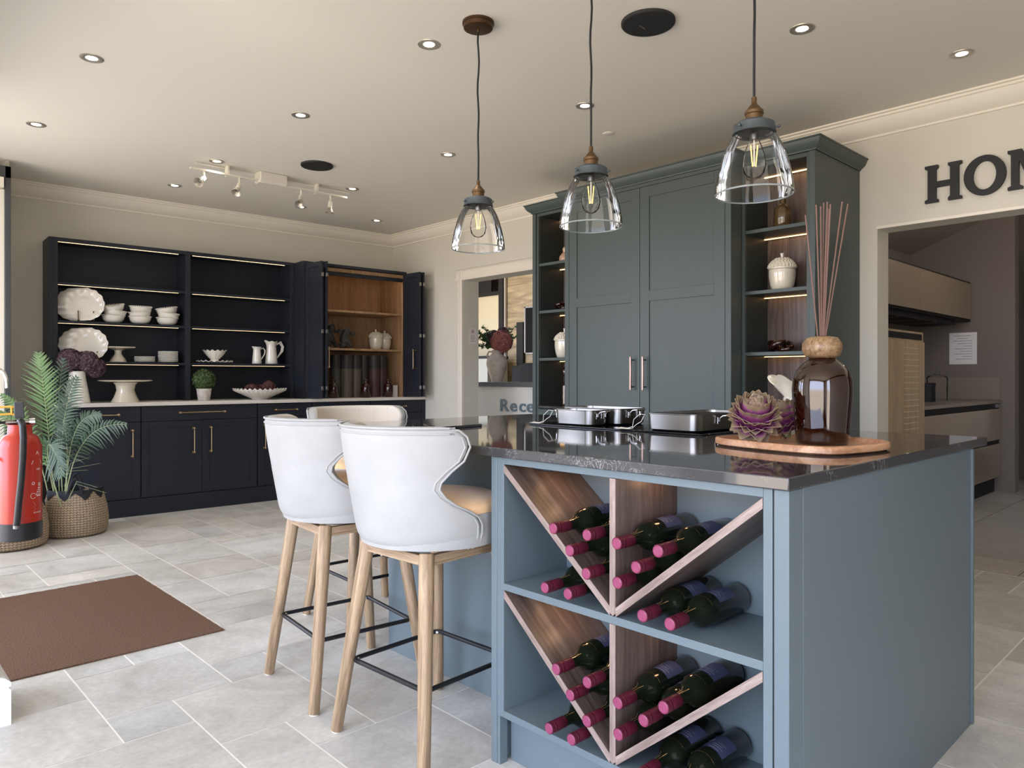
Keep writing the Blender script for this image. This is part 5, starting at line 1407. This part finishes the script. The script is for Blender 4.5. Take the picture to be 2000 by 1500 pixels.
def beaded_bowl():
    t = thing('beaded_bowl', 'b', 'bowl', (0, 0, 0), group='white beaded bowls stacked on the navy shelf')
    mb = MB(); R = .088
    mb.lathe([(.0001, .003), (.036, .0), (.044, .003), (.066, .012), (.080, .030), (R, .060), (R - .003, .062), (.077, .034), (.060, .016), (.0001, .010)], seg=40, cap=False)
    for k in range(40):
        a = 2 * PI * k / 40; mb.sphere((R * math.cos(a), R * math.sin(a), .066), .0045, 6, 5)
    mb.build('bowl_body', M['ceramic'], t, smooth=True)
    return t
bb0 = beaded_bowl(); first = True
for si, (u, tl) in enumerate([(1.462, ((0, 0), (.16, .3), (.26, 2.6))), (1.668, ((0, 0), (.14, 2.9), (.03, 1.))), (1.888, ((0, 0), (.12, .4), (.17, 3.5)))]):
    z = 1.578
    for k in range(3):
        o = bb0 if first else dup(bb0, (0, 0, 0)); first = False
        o.location = nat(u + (.004 if k else 0), .41, z + k * .043)
        o.rotation_euler = (tl[k][0] * math.sin(tl[k][1]), tl[k][0] * math.cos(tl[k][1]) * .9, 0)
        o['label'] = 'white beaded bowl, %s of the %s stack on the upper left navy shelf' % (['bottom', 'middle', 'top'][k], ['left', 'centre', 'right'][si])
def cake_stand(c, R, h, label, fl, bead):
    t = thing('cake_stand', label, 'cake stand', c, group='white cake stands')
    mb = MB(); b_ = R * .52
    mb.lathe([(.0001, 0), (b_, 0), (b_ * .98, .006), (b_ * .8, h * .25), (b_ * (.62 if fl else .42), h * .55), (b_ * (.70 if fl else .46), h * .80), (b_ * .86, h - .016), (.0001, h - .015)], seg=60, cap=False, wob=(lambda a, i: (1 + .012 * math.sin(26 * a), 0)) if fl else None)
    mb.build('pedestal', M['cream'], t, smooth=True)
    mb = MB(); mb.lathe([(.0001, h - .014), (R * .7, h - .012), (R * .97, h - .004), (R, h + .002), (R * .985, h + .004), (R * .9, h - .002), (.0001, h - .004)], seg=60, cap=False)
    if bead:
        for k in range(46):
            a = 2 * PI * k / 46; mb.sphere((R * math.cos(a), R * math.sin(a), h + .003), .0045, 6, 5)
    mb.build('plate', M['cream'], t, smooth=True)
cake_stand(nat(1.498, .41, 1.251), .128, .122, 'small white beaded cake stand on the third navy shelf', False, True)
cake_stand(nat(1.50, .17, .9185), .205, .176, 'large white fluted cake stand on the pale worktop', True, False)
def small_plate():
    t = thing('side_plate', 'p', 'plate', (0, 0, 0), group='white beaded side plates in stacks')
    mb = MB(); R = .077
    mb.lathe([(.0001, .0), (.045, .0), (.07, .006), (R, .011), (R, .013), (.068, .009), (.04, .004), (.0001, .004)], seg=36, cap=False)
    for k in range(38):
        a = 2 * PI * k / 38; mb.sphere((R * math.cos(a), R * math.sin(a), .010), .0042, 6, 4)
    mb.build('plate_body', M['ceramic'], t, smooth=True)
    return t
sp0 = small_plate(); first = True
for si, (u, n) in enumerate([(1.705, 4), (1.895, 8)]):
    for k in range(n):
        o = sp0 if first else dup(sp0, (0, 0, 0)); first = False
        o.location = nat(u + random.uniform(-.002, .002), .41, 1.251 + k * .0122); o.rotation_euler = (0, 0, random.uniform(0, 3))
        o['label'] = 'white beaded side plate, %s in the %s stack' % ((['lowest', 'second from the bottom', 'second from the top', 'topmost'] if n == 4 else ['lowest', 'second from the bottom', 'third from the bottom', 'fourth from the bottom', 'fourth from the top', 'third from the top', 'second from the top', 'topmost'])[k], 'short left' if si == 0 else 'tall right')
# fluted bowl on ruffled plate
rp_ = thing('ruffled_plate', 'white ruffled plate under the fluted bowl on the right bay shelf', 'plate', nat(2.30, .42, 1.251))
MB().lathe([(.0001, .003), (.08, .003), (.12, .008), (.158, .016), (.156, .020), (.118, .012), (.0001, .007)], seg=120, cap=False, wob=lambda a, i: ((1 + .01 * math.sin(20 * a), .007 * math.sin(20 * a)) if 2 < i < 5 else (1, 0))).build('plate_body', M['ceramic'], rp_, smooth=True)
fb_ = thing('fluted_bowl', 'white fluted footed bowl on the ruffled plate', 'bowl', nat(2.30, .42, 1.2595))
MB().lathe([(.0001, 0), (.042, .0), (.036, .012), (.034, .024), (.060, .052), (.086, .080), (.102, .108), (.097, .108), (.078, .082), (.05, .05), (.0001, .04)], seg=112, cap=False, wob=lambda a, i: ((1 + .045 * math.sin(14 * a), .006 * math.sin(14 * a)) if 3 < i < 9 else (1, 0))).build('bowl_body', M['ceramic'], fb_, smooth=True)
for k, (dx_, dy_) in enumerate([(-.04, 0), (.035, .01)]):
    d_ = thing('dried_pod', 'brown dried pod in the small fluted bowl, the %s one' % ['left', 'right'][k], 'dried pod', nat(2.30 + dx_, .42 + dy_, 1.2595 + .085), group='dried pods')
    mb = MB(); bloom(mb, (0, 0, 0), .026, 50, .012); mb.build('pod', M['pine'], d_)
def jug(c, s, label, ruff, rz):
    t = thing('ceramic_jug', label, 'jug', c, rz, group='white jugs on the right bay shelf')
    MB().lathe([(.0001, 0), (.052 * s, 0), (.055 * s, .006 * s), (.050 * s, .05 * s), (.044 * s, .12 * s), (.040 * s, .16 * s), (.044 * s, .178 * s), (.052 * s, .196 * s), (.049 * s, .197 * s), (.040 * s, .176 * s), (.036 * s, .14 * s)], seg=40, cap=False, wob=lambda a, i: ((1 + (.20 if ruff else .14) * max(0, math.cos(a)) ** 6, (.010 if ruff else .004) * max(0, math.cos(a)) ** 4 + (.004 * math.sin(6 * a) if ruff else 0)) if 6 < i < 10 else (1, 0))).build('jug_body', M['ceramic'], t, smooth=True)
    for o_ in ((0,) if not ruff else (0, .012)):
        MB().tube([(-.040 * s, 0, .17 * s), (-(.075 + o_) * s, 0, (.185 + o_) * s), (-(.098 + o_) * s, 0, .155 * s), (-(.092 + o_) * s, 0, .115 * s), (-.068 * s, 0, .075 * s), (-.048 * s, 0, .05 * s)], .0075 * s, 10).build('handle', M['ceramic'], t, smooth=True)
jug(nat(2.685, .40, 1.251), .82, 'small white jug on the right bay shelf', False, NR + PI)
jug(nat(2.835, .42, 1.251), 1.10, 'large white jug with wavy lip on the right bay shelf', True, NR + PI)
# topiary
tpot = thing('plant_pot', 'small pale patterned pot holding the topiary ball', 'plant pot', nat(2.14, .22, .9185))
MB().lathe([(.0001, 0), (.046, 0), (.050, .004), (.063, .100), (.063, .104), (.055, .104), (.052, .09), (.0001, .085)], seg=32, cap=False).build('pot_body', mat('patterned_pot', srgb(178, 170, 162), .7, var=.35, vscale=26, var2=srgb(220, 214, 208)), tpot, smooth=True, angle=40)
tb = thing('topiary_ball', 'round clipped green topiary ball in the patterned pot', 'plant', nat(2.14, .22, .9185 + .105))
mb = MB()
for k in range(1500):
    z = 1 - 2 * (k + .5) / 1500; a = k * 2.39996; d = Vector((math.sqrt(1 - z * z) * math.cos(a), math.sqrt(1 - z * z) * math.sin(a), z))
    p = d * .092 * random.uniform(.85, 1.06) + Vector((0, 0, .075)); u_ = d.orthogonal(); u_.rotate(Matrix.Rotation(random.uniform(0, 6.28), 3, d)); w_ = d.cross(u_); s_ = random.uniform(.005, .009)
    mb.add([p - u_ * s_, p + w_ * s_ * .6 + d * s_ * .6, p + u_ * s_ + d * s_ * .5, p - w_ * s_ * .6], [(0, 1, 2, 3)])
mb.build('foliage', M['box'], tb); MB().sphere((0, 0, .075), .08, 16, 12).build('core', mat('dark_moss', srgb(44, 54, 34), .9), tb)
# large ruffled bowl with dried flowers
lb_ = thing('ruffled_bowl', 'large white ruffled bowl on the pale worktop', 'bowl', nat(2.635, .20, .9185))
MB().lathe([(.0001, 0), (.07, 0), (.075, .006), (.11, .022), (.18, .055), (.235, .088), (.238, .096), (.226, .092), (.17, .062), (.09, .026), (.0001, .018)], seg=180, cap=False, wob=lambda a, i: ((1 + .012 * math.sin(34 * a), .008 * math.sin(34 * a)) if 4 < i < 8 else (1, 0))).build('bowl_body', M['ceramic'], lb_, smooth=True)
for k, (a_, b_, c_, lab) in enumerate([(-.08, 0, .0, 'left'), (.02, .05, -.01, 'middle'), (.085, .0, .028, 'right and highest')]):
    d_ = thing('dried_artichoke', 'brown dried flower head in the ruffled bowl, the %s one' % lab, 'dried flower', nat(2.635 + a_, .20 + b_, .9185 + .085 + c_), group='dried flower heads in the ruffled bowl')
    mb = MB(); bloom(mb, (0, 0, 0), .045, 70, .026); mb.build('head', M['pine'], d_)
# jug vase with dark hydrangeas
jv = thing('ceramic_pitcher', 'tall white glazed pitcher at the left end of the pale worktop', 'vase', nat(1.155, .17, .9185))
MB().lathe([(.0001, 0), (.088, 0), (.092, .006), (.084, .06), (.070, .14), (.060, .20), (.058, .235), (.064, .25), (.058, .25), (.052, .22)], seg=40, cap=False).build('jug_body', M['ceramic'], jv, smooth=True)
hy = thing('hydrangea_bouquet', 'dark aubergine hydrangea heads in the white pitcher', 'flowers', nat(1.155, .17, .9185 + .25))
for (a_, b_, c_, R_) in [(-.05, .0, .085, .085), (.06, -.02, .075, .08), (.125, .01, .03, .07), (.02, .05, .06, .07)]:
    mb = MB(); bloom(mb, (a_, b_, c_), R_, 190, .022); mb.build('flower_head', M['hyd'], hy)
MB().tube([(0, 0, -.22), (0, 0, .05)], .012, 8).build('stem', M['stemg'], hy)

# inside the bifold cupboard
acorn(nat(3.90, .27, 1.413), .92, 'cream acorn jar on the oak shelf, the left of a pair')
acorn(nat(4.04, .33, 1.413), .90, 'cream acorn jar on the oak shelf, the right of a pair')
def elephant(c, s, rz, label, ear=1.0):
    t = thing('elephant_figurine', label, 'figurine', c, rz, group='dark elephant figurines in the cupboard')
    me = bpy.data.meshes.new('body'); bm = bmesh.new()
    sk = [((0, 0, .03), .034), ((0, 0, .075), .040), ((.005, 0, .12), .034), ((.03, 0, .155), .036), ((.062, 0, .150), .020), ((.082, 0, .128), .012), ((.100, 0, .122), .010), ((.118, 0, .138), .008), ((.116, 0, .155), .006),
          ((.035, .035, .05), .016), ((.06, .035, .008), .014), ((.035, -.035, .05), .016), ((.06, -.035, .008), .014), ((-.02, .035, .02), .022), ((-.02, -.035, .02), .022)]
    E_ = [(0, 1), (1, 2), (2, 3), (3, 4), (4, 5), (5, 6), (6, 7), (7, 8), (1, 9), (9, 10), (1, 11), (11, 12), (0, 13), (0, 14)]
    vs = [bm.verts.new(Vector(p) * s) for p, _ in sk]
    for a, b in E_: bm.edges.new((vs[a], vs[b]))
    bm.to_mesh(me); bm.free(); me.materials.append(M['elephant'])
    o = bpy.data.objects.new('body', me); COL.objects.link(o); o.parent = t
    md = o.modifiers.new('skin', 'SKIN'); sv = me.skin_vertices[0].data if me.skin_vertices else None
    if sv is None:
        bpy.context.view_layer.update()
    if me.skin_vertices:
        for i, (_, r_) in enumerate(sk): me.skin_vertices[0].data[i].radius = (r_ * s, r_ * s)
        me.skin_vertices[0].data[0].use_root = True
    o.modifiers.new('s', 'SUBSURF').render_levels = 2
    for sy_ in (-1, 1):
        mb = MB(); mb.sphere((.012 * s, sy_ * .045 * s, .15 * s), .034 * s, 14, 10, (.75, .22, 1.0)); mb.build('ear', M['elephant'], t, smooth=True)
    return t
elephant(nat(3.50, .22, 1.414), 1.12, NR + .1, 'dark seated elephant figurine with raised trunk on the oak shelf')
elephant(nat(3.36, .30, 1.414), 1.35, NR + .3, 'larger dark elephant figurine half hidden by the left bifold door')
tubes = [(3.455, .30, .052, 0, 'greenish grey'), (3.555, .26, .062, 1, 'taupe'), (3.68, .30, .058, 1, 'taupe'), (3.79, .33, .050, 3, 'dark grey'), (3.88, .27, .062, 2, 'burgundy'), (3.99, .31, .056, 2, 'burgundy brown')]
for k, (u, off, r_, ci, cn) in enumerate(tubes):
    t = thing('gift_tube', '%s cylindrical gift tube, %s in the row on the cupboard worktop' % (cn, ['first', 'second', 'third', 'fourth', 'fifth', 'last'][k]), 'gift tube', nat(u, off, .9185), group='tall gift tubes in the cupboard')
    MB().lathe([(.0001, 0), (r_, 0), (r_, .29), (.0001, .29)], seg=32, cap=False).build('tube', M['canister'][ci], t, smooth=True, angle=30)
    MB().lathe([(.0001, .2905), (r_ * 1.01, .2905), (r_ * 1.01, .43), (.0001, .43)], seg=32, cap=False).build('lid', M['canister'][3], t, smooth=True, angle=30)
def dbottle(u, off, label, reeds):
    t = thing('diffuser_bottle', label, 'diffuser', nat(u, off, .9185), group='dark diffuser bottles in the cupboard')
    MB().lathe([(.0001, 0), (.042, 0), (.046, .004), (.050, .09), (.048, .12), (.034, .142), (.014, .150), (.014, .160)], seg=32, cap=False).build('glass_body', M['amberd'], t, smooth=True, angle=50)
    MB().lathe([(.006, .160), (.018, .160), (.025, .170), (.022, .184), (.006, .188)], seg=20, cap=False).build('collar', M['bronze'], t, smooth=True)
    for k in range(reeds): MB().tube([(0, 0, .15), tuple(RIGHT * (-.09 + .035 * k) + Vector((0, 0, .36 - .02 * k)))], .0018, 5).build('reed', M['reed2'], t)
dbottle(3.70, .13, 'dark glass diffuser bottle with reeds in the cupboard, the left one', 4)
dbottle(3.985, .16, 'dark glass diffuser bottle in front of the last gift tube', 2)
tag(box('white_card_box', M['desk'], nat(4.045, .17, .9187), tuple(nv(4.045, .17, .9187) + Vector((.06, .02, .12)))), 'small white card box at the right end of the cupboard worktop', 'box')
dbottle(3.36, .16, 'dark glass diffuser bottle behind the left bifold door edge', 0)

# ================================================================== BASKETS, PALM, EXTINGUISHER, MAT
def basket(c, R, h, label, phase):
    t = thing('seagrass_basket', label, 'basket', c, group='woven baskets by the window')
    prof = [(R * .80, 0), (R * .94, .01), (R * 1.0, h * .12), (R * 1.02, h * .35), (R * .97, h * .62), (R * .88, h * .84), (R * .82, h)]
    def Rz(z):
        for (r0, z0), (r1, z1) in zip(prof, prof[1:]):
            if z <= z1: return r0 + (r1 - r0) * (z - z0) / (z1 - z0)
        return prof[-1][0]
    mb = MB(); mb.lathe(prof, seg=64, cap=False)
    mb.lathe([(R * .8, .006), (.0001, .006)], seg=32, cap=False)
    mb.build('woven_body', M['weave'], t, smooth=True)
    n = 96; mb = MB(); vs = []
    for k in range(n):
        a = 2 * PI * k / n; zz = h - .012 - .055 * abs(((k / n * 9 + phase) % 1) * 2 - 1)
        zz = round(zz / .009) * .009
        for z_, ro in ((zz, .004), (h + .003, .004), (h + .003, -.006), (zz, -.006)):
            vs.append(((Rz(min(z_, h)) + ro) * math.cos(a), (Rz(min(z_, h)) + ro) * math.sin(a), z_))
    fs = []
    for k in range(n):
        k2 = (k + 1) % n
        for j in range(4): fs.append((k * 4 + j, k2 * 4 + j, k2 * 4 + (j + 1) % 4, k * 4 + (j + 1) % 4))
    mb.add(vs, fs); mb.build('zigzag_rim', M['blackweave'], t)
    for a0 in (2.6 - PI / 2 + .3, 2.6 + PI / 2 + .3):
        pts = []
        for k in range(13):
            f = k / 12; a = a0 + (-.28 + .56 * f); z_ = h - .03 + .115 * math.sin(PI * f)
            pts.append((Rz(h) * 1.02 * math.cos(a), Rz(h) * 1.02 * math.sin(a), z_))
        MB().tube(pts, .0085, 8).build('handle', M['blackweave'], t, smooth=True)
    MB().lathe([(.0001, h * .72), (R * .9, h * .72)], seg=24, cap=False).build('potting_moss', mat('dark_soil', srgb(40, 36, 30), .95), t)
    return t
B1 = Vector((1.31, 5.93, 0)); basket(tuple(B1), .205, .325, 'woven seagrass basket with black zigzag rim holding the palm', .1)
B2 = at(20, 1060, 4.80); B2.z = 0; basket(tuple(B2), .215, .33, 'woven seagrass basket partly hidden behind the red fire extinguisher', .45)

def frond(t, base, p1, p2, tip, width, m, n=30, droop=.25, facing=None, bare=.35):
    """stem as a cubic curve; leaflets on both sides"""
    base, p1, p2, tip = [Vector(p) for p in (base, p1, p2, tip)]
    def B(s): return base * (1 - s) ** 3 + p1 * 3 * s * (1 - s) ** 2 + p2 * 3 * s * s * (1 - s) + tip * s ** 3
    st_ = MB(); st_.tube([tuple(B(k / 16)) for k in range(17)], .0042, 6, taper=.25)
    f = st_.build('frond_stem', M['stemg'], t, smooth=True)
    mb = MB(); n = int(n * .74)
    for k in range(n):
        s = bare + (1 - bare) * (k + .5) / n
        p = B(s); tg = (B(min(1, s + .02)) - B(s - .02)).normalized()
        fc = facing if facing else -FWD
        side = tg.cross(fc).normalized(); nr = side.cross(tg).normalized()
        env = math.sin(PI * min(1, (s - bare) / (1 - bare) * .82 + .16)) ** .7
        for sg in (-1, 1):
            L_ = width * env * random.uniform(.86, 1.12); w_ = .0088
            dirv = (side * sg * .82 + tg * (.55 + .5 * (s - bare))).normalized() + nr * random.uniform(-.12, .22)
            pts = []
            for j in range(6):
                q = j / 5; pts.append(p + dirv * L_ * q + Vector((0, 0, -1)) * L_ * droop * q * q * random.uniform(.8, 1.2))
            vs = []
            wd = dirv.cross(nr).normalized()
            for j, pp in enumerate(pts):
                ww = w_ * (1 - (j / 5) ** 1.6) * (.6 if j == 0 else 1) + .0004
                vs += [pp - wd * ww, pp + nr * ww * .35, pp + wd * ww]
            mb.add([tuple(v) for v in vs], [(a, a + 1, a + 4, a + 3) for j in range(5) for a in (j * 3, j * 3 + 1)])
    mb.build('leaflets', m, f, smooth=True)
    return f
pl = thing('potted_palm', 'tall green areca palm standing in the woven basket', 'palm', (0, 0, 0))
S = at(133, 965, 5.13); S.z = .24
def W_(px_, py_, D): return at(px_, py_, D)
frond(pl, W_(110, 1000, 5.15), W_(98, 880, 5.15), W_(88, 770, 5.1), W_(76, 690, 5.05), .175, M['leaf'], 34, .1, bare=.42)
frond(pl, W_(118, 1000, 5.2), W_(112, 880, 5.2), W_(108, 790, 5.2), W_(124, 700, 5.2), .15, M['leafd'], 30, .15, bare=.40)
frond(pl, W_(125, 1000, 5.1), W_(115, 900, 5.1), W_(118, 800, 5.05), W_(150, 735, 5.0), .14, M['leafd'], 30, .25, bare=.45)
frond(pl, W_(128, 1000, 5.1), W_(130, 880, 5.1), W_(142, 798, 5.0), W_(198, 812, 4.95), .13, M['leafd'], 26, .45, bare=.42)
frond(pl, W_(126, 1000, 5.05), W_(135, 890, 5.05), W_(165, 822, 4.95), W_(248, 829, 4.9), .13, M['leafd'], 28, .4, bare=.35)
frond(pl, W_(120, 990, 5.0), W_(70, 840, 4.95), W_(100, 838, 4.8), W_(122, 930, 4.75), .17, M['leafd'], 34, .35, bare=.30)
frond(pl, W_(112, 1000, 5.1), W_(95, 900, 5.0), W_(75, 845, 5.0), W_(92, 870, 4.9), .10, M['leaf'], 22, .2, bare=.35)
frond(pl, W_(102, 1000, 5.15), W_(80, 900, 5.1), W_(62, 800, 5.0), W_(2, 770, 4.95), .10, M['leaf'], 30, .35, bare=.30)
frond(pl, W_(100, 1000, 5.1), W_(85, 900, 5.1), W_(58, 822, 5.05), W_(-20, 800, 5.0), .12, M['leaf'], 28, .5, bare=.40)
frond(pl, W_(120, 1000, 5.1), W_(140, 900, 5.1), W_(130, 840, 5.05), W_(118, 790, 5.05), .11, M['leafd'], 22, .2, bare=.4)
for (a, b, c_) in [((130, 985), (148, 945), (208, 963)), ((128, 985), (150, 940), (190, 952)), ((128, 960), (140, 915), (196, 905)), ((128, 965), (140, 920), (172, 918)), ((126, 950), (138, 905), (175, 893))]:
    MB().tube([tuple(W_(*a, 5.0)), tuple(W_(*b, 4.98)), tuple(W_(*c_, 4.95))], .0016, 5, taper=.4).build('grass_blade', M['stemg'], pl)

ex = thing('fire_extinguisher', 'red fire extinguisher with black hose at the left edge', 'fire extinguisher', tuple(Vector((*at(39, 1050, 3.22).xy, 0))))
FE = Vector((ex.location.x, ex.location.y, 0)).normalized(); RE = Vector((FE.y, -FE.x, 0))
EZ = at(39, 1050, 3.22).z; ER = .0855
MB().lathe([(.0001, 0), (ER * .92, 0), (ER, .004), (ER, .078), (.0001, .078)], (0, 0, EZ - .004), 44, cap=False).build('base_boot', M['rubber'], ex, smooth=True, angle=40)
HB = .425
MB().lathe([(.0001, .02), (ER - .002, .02), (ER - .002, HB - .02), (ER - .010, HB + .002), (ER * .78, HB + .024), (.047, HB + .036), (.045, HB + .078), (.0001, HB + .075)], (0, 0, EZ), 48, cap=False).build('cylinder', M['red'], ex, smooth=True, angle=60)
MB().tube([tuple(RE * -.052 + Vector((0, 0, EZ + HB + .088))), tuple(RE * .05 + Vector((0, 0, EZ + HB + .088)))], .011, 14).build('valve', M['steel'], ex, smooth=True)
MB().tube([tuple(RE * .034 + Vector((0, 0, EZ + HB + .088))), tuple(RE * .056 + Vector((0, 0, EZ + HB + .088)))], .0155, 18).build('pressure_gauge', M['chrome'], ex, smooth=True)
MB().tube([tuple(RE * -.052 + Vector((0, 0, EZ + HB + .088))), tuple(RE * -.085 + Vector((0, 0, EZ + HB + .088)))], .0065, 12).build('outlet', M['blackp'], ex, smooth=True)
hm = MB(); hm.prism([(-.022, .10), (.020, .10), (.014, .172), (-.020, .172)], 'z', 0, 1)
hm = MB(); c8 = [RE * a - FE * b + Vector((0, 0, EZ + HB + z)) for (a, z) in ((-.020, .108), (.018, .108), (.012, .178), (-.022, .178)) for b in (-.02, .055)]
hm.add([tuple(v) for v in c8], [(0, 2, 4, 6), (7, 5, 3, 1), (0, 1, 3, 2), (2, 3, 5, 4), (4, 5, 7, 6), (6, 7, 1, 0)])
hm.build('squeeze_handle', M['door_dark'], ex, bevel=.003)
hp = [(0, .09, .030), (.004, .094, .075), (.010, .075, .105), (.012, .02, .112), (.010, -.06, .112), (.004, -.16, .110), (-.004, -.25, .108), (-.010, -.33, .104), (-.013, -.352, .102)]
MB().tube([tuple(RE * a - FE * c_ + Vector((0, 0, EZ + HB + b))) for a, b, c_ in hp], .0135, 14, taper=1.0).build('hose', M['rubber'], ex, smooth=True)
MB().tube([tuple(RE * -.013 - FE * .102 + Vector((0, 0, EZ + HB - .352))), tuple(RE * -.013 - FE * .101 + Vector((0, 0, EZ + HB - .366)))], .0125, 14).build('hose_clip', M['steel'], ex)
# printed marks wrapped round the cylinder
def wrap(pts, ang0, z0, rr):
    out = []
    for (u_, v_, *_r) in pts:
        a = ang0 + u_ / rr
        d = -FE * math.cos(a) + RE * math.sin(a)
        out.append(tuple(d * rr + Vector((0, 0, EZ + z0 + v_))))
    return out
mk = MB(); rr_ = ER - .0012
tvv, tff = text_mesh('Elite', .036, 0)
mk.add(wrap([(-v[1], v[0]) for v in tvv], .98, .215, rr_), tff)
for (txt, sz, a_, z_) in (('POWDER', .010, .88, .115), ('FIRE', .013, .92, .305)):
    q1_, q2_ = text_mesh(txt, sz, 0); mk.add(wrap(q1_, a_, z_, rr_), q2_)
def strip(P, w=.0012):
    for (a, b) in zip(P, P[1:]):
        dx_, dy_ = b[0] - a[0], b[1] - a[1]; l_ = math.hypot(dx_, dy_) or 1; nx_, ny_ = -dy_ / l_ * w, dx_ / l_ * w
        mk.add(wrap([(a[0] + nx_, a[1] + ny_), (b[0] + nx_, b[1] + ny_), (b[0] - nx_, b[1] - ny_), (a[0] - nx_, a[1] - ny_)], .86, 0, rr_), [(0, 1, 2, 3)])
strip([(-.028, .33), (.0, .385), (.028, .33), (-.028, .33)]); strip([(.012 * math.cos(k * .52) - .02, .19 + .012 * math.sin(k * .52)) for k in range(12)], .0008)
strip([(-.02 + .006 * math.cos(k * .8), .245 + .006 * math.sin(k * .8)) for k in range(9)], .001)
for k in range(7): strip([(-.02 + (k % 3) * .004, .16 - k * .006), (.03, .16 - k * .006)], .0007)
mk.build('print', M['whiteink'], ex)
yl = MB()
for z_ in (.155, .123): yl.tube([tuple(RE * -.019 - FE * .02 + Vector((0, 0, EZ + HB + z_))), tuple(RE * -.035 - FE * .02 + Vector((0, 0, EZ + HB + z_ + .003))), tuple(RE * -.10 - FE * .01 + Vector((0, 0, EZ + HB + z_)))], .0045, 8)
yl.tube([tuple(RE * -.030 - FE * .02 + Vector((0, 0, EZ + HB + .155))), tuple(RE * -.030 - FE * .02 + Vector((0, 0, EZ + HB + .123)))], .0045, 8)
yl.build('safety_pin_loop', M['yellow'], ex, smooth=True)
# bracket arm and peg back to the pier wall
br = MB(); br.tube([tuple(-RE * .03 + FE * .0 + Vector((0, 0, EZ + .36))), tuple(-RE * .16 - FE * .05 + Vector((0, 0, EZ + .36)))], .008, 6); br.build('wall_bracket', M['blackp'], ex)
# shiny curved tap-like pull on the glazed screen
pu = thing('chrome_tap', 'curved chrome tap-like fitting in front of the left window', 'tap', tuple(at(4, 770, 4.6)))
o_ = pu.location
pp = [at(x, y, 4.6) - o_ for x, y in ((-25, 760), (-22, 730), (-12, 722), (-2, 722), (8, 728), (13, 740), (14, 758))]
MB().tube([tuple(p) for p in pp], .012, 12).build('spout', M['chrome'], pu, smooth=True)
pp = [at(x, y, 4.6) - o_ for x, y in ((-24, 760), (-24, 800), (-24, 1000))]
MB().tube([tuple(p) for p in pp], .012, 12).build('riser', M['chrome'], pu, smooth=True)

# entrance mat set into the floor
mb = MB(); x0, x1, y0, y1 = .25, 1.283, 3.20, 4.428; n = 60
edge = [(x0, y0)] + [(x1, y0)] + [(x1 + random.uniform(-.002, .002), y0 + (y1 - y0) * k / n) for k in range(1, n)] + [(x1, y1)] + [(x1 - (x1 - x0) * k / n, y1 + random.uniform(-.004, .004)) for k in range(1, n)] + [(x0, y1)]
mb.prism(edge, 'z', -.0005, .006)
tag(mb.build('door_mat', M['coir']), 'brown coir entrance mat set in the pale tile floor', 'door mat')
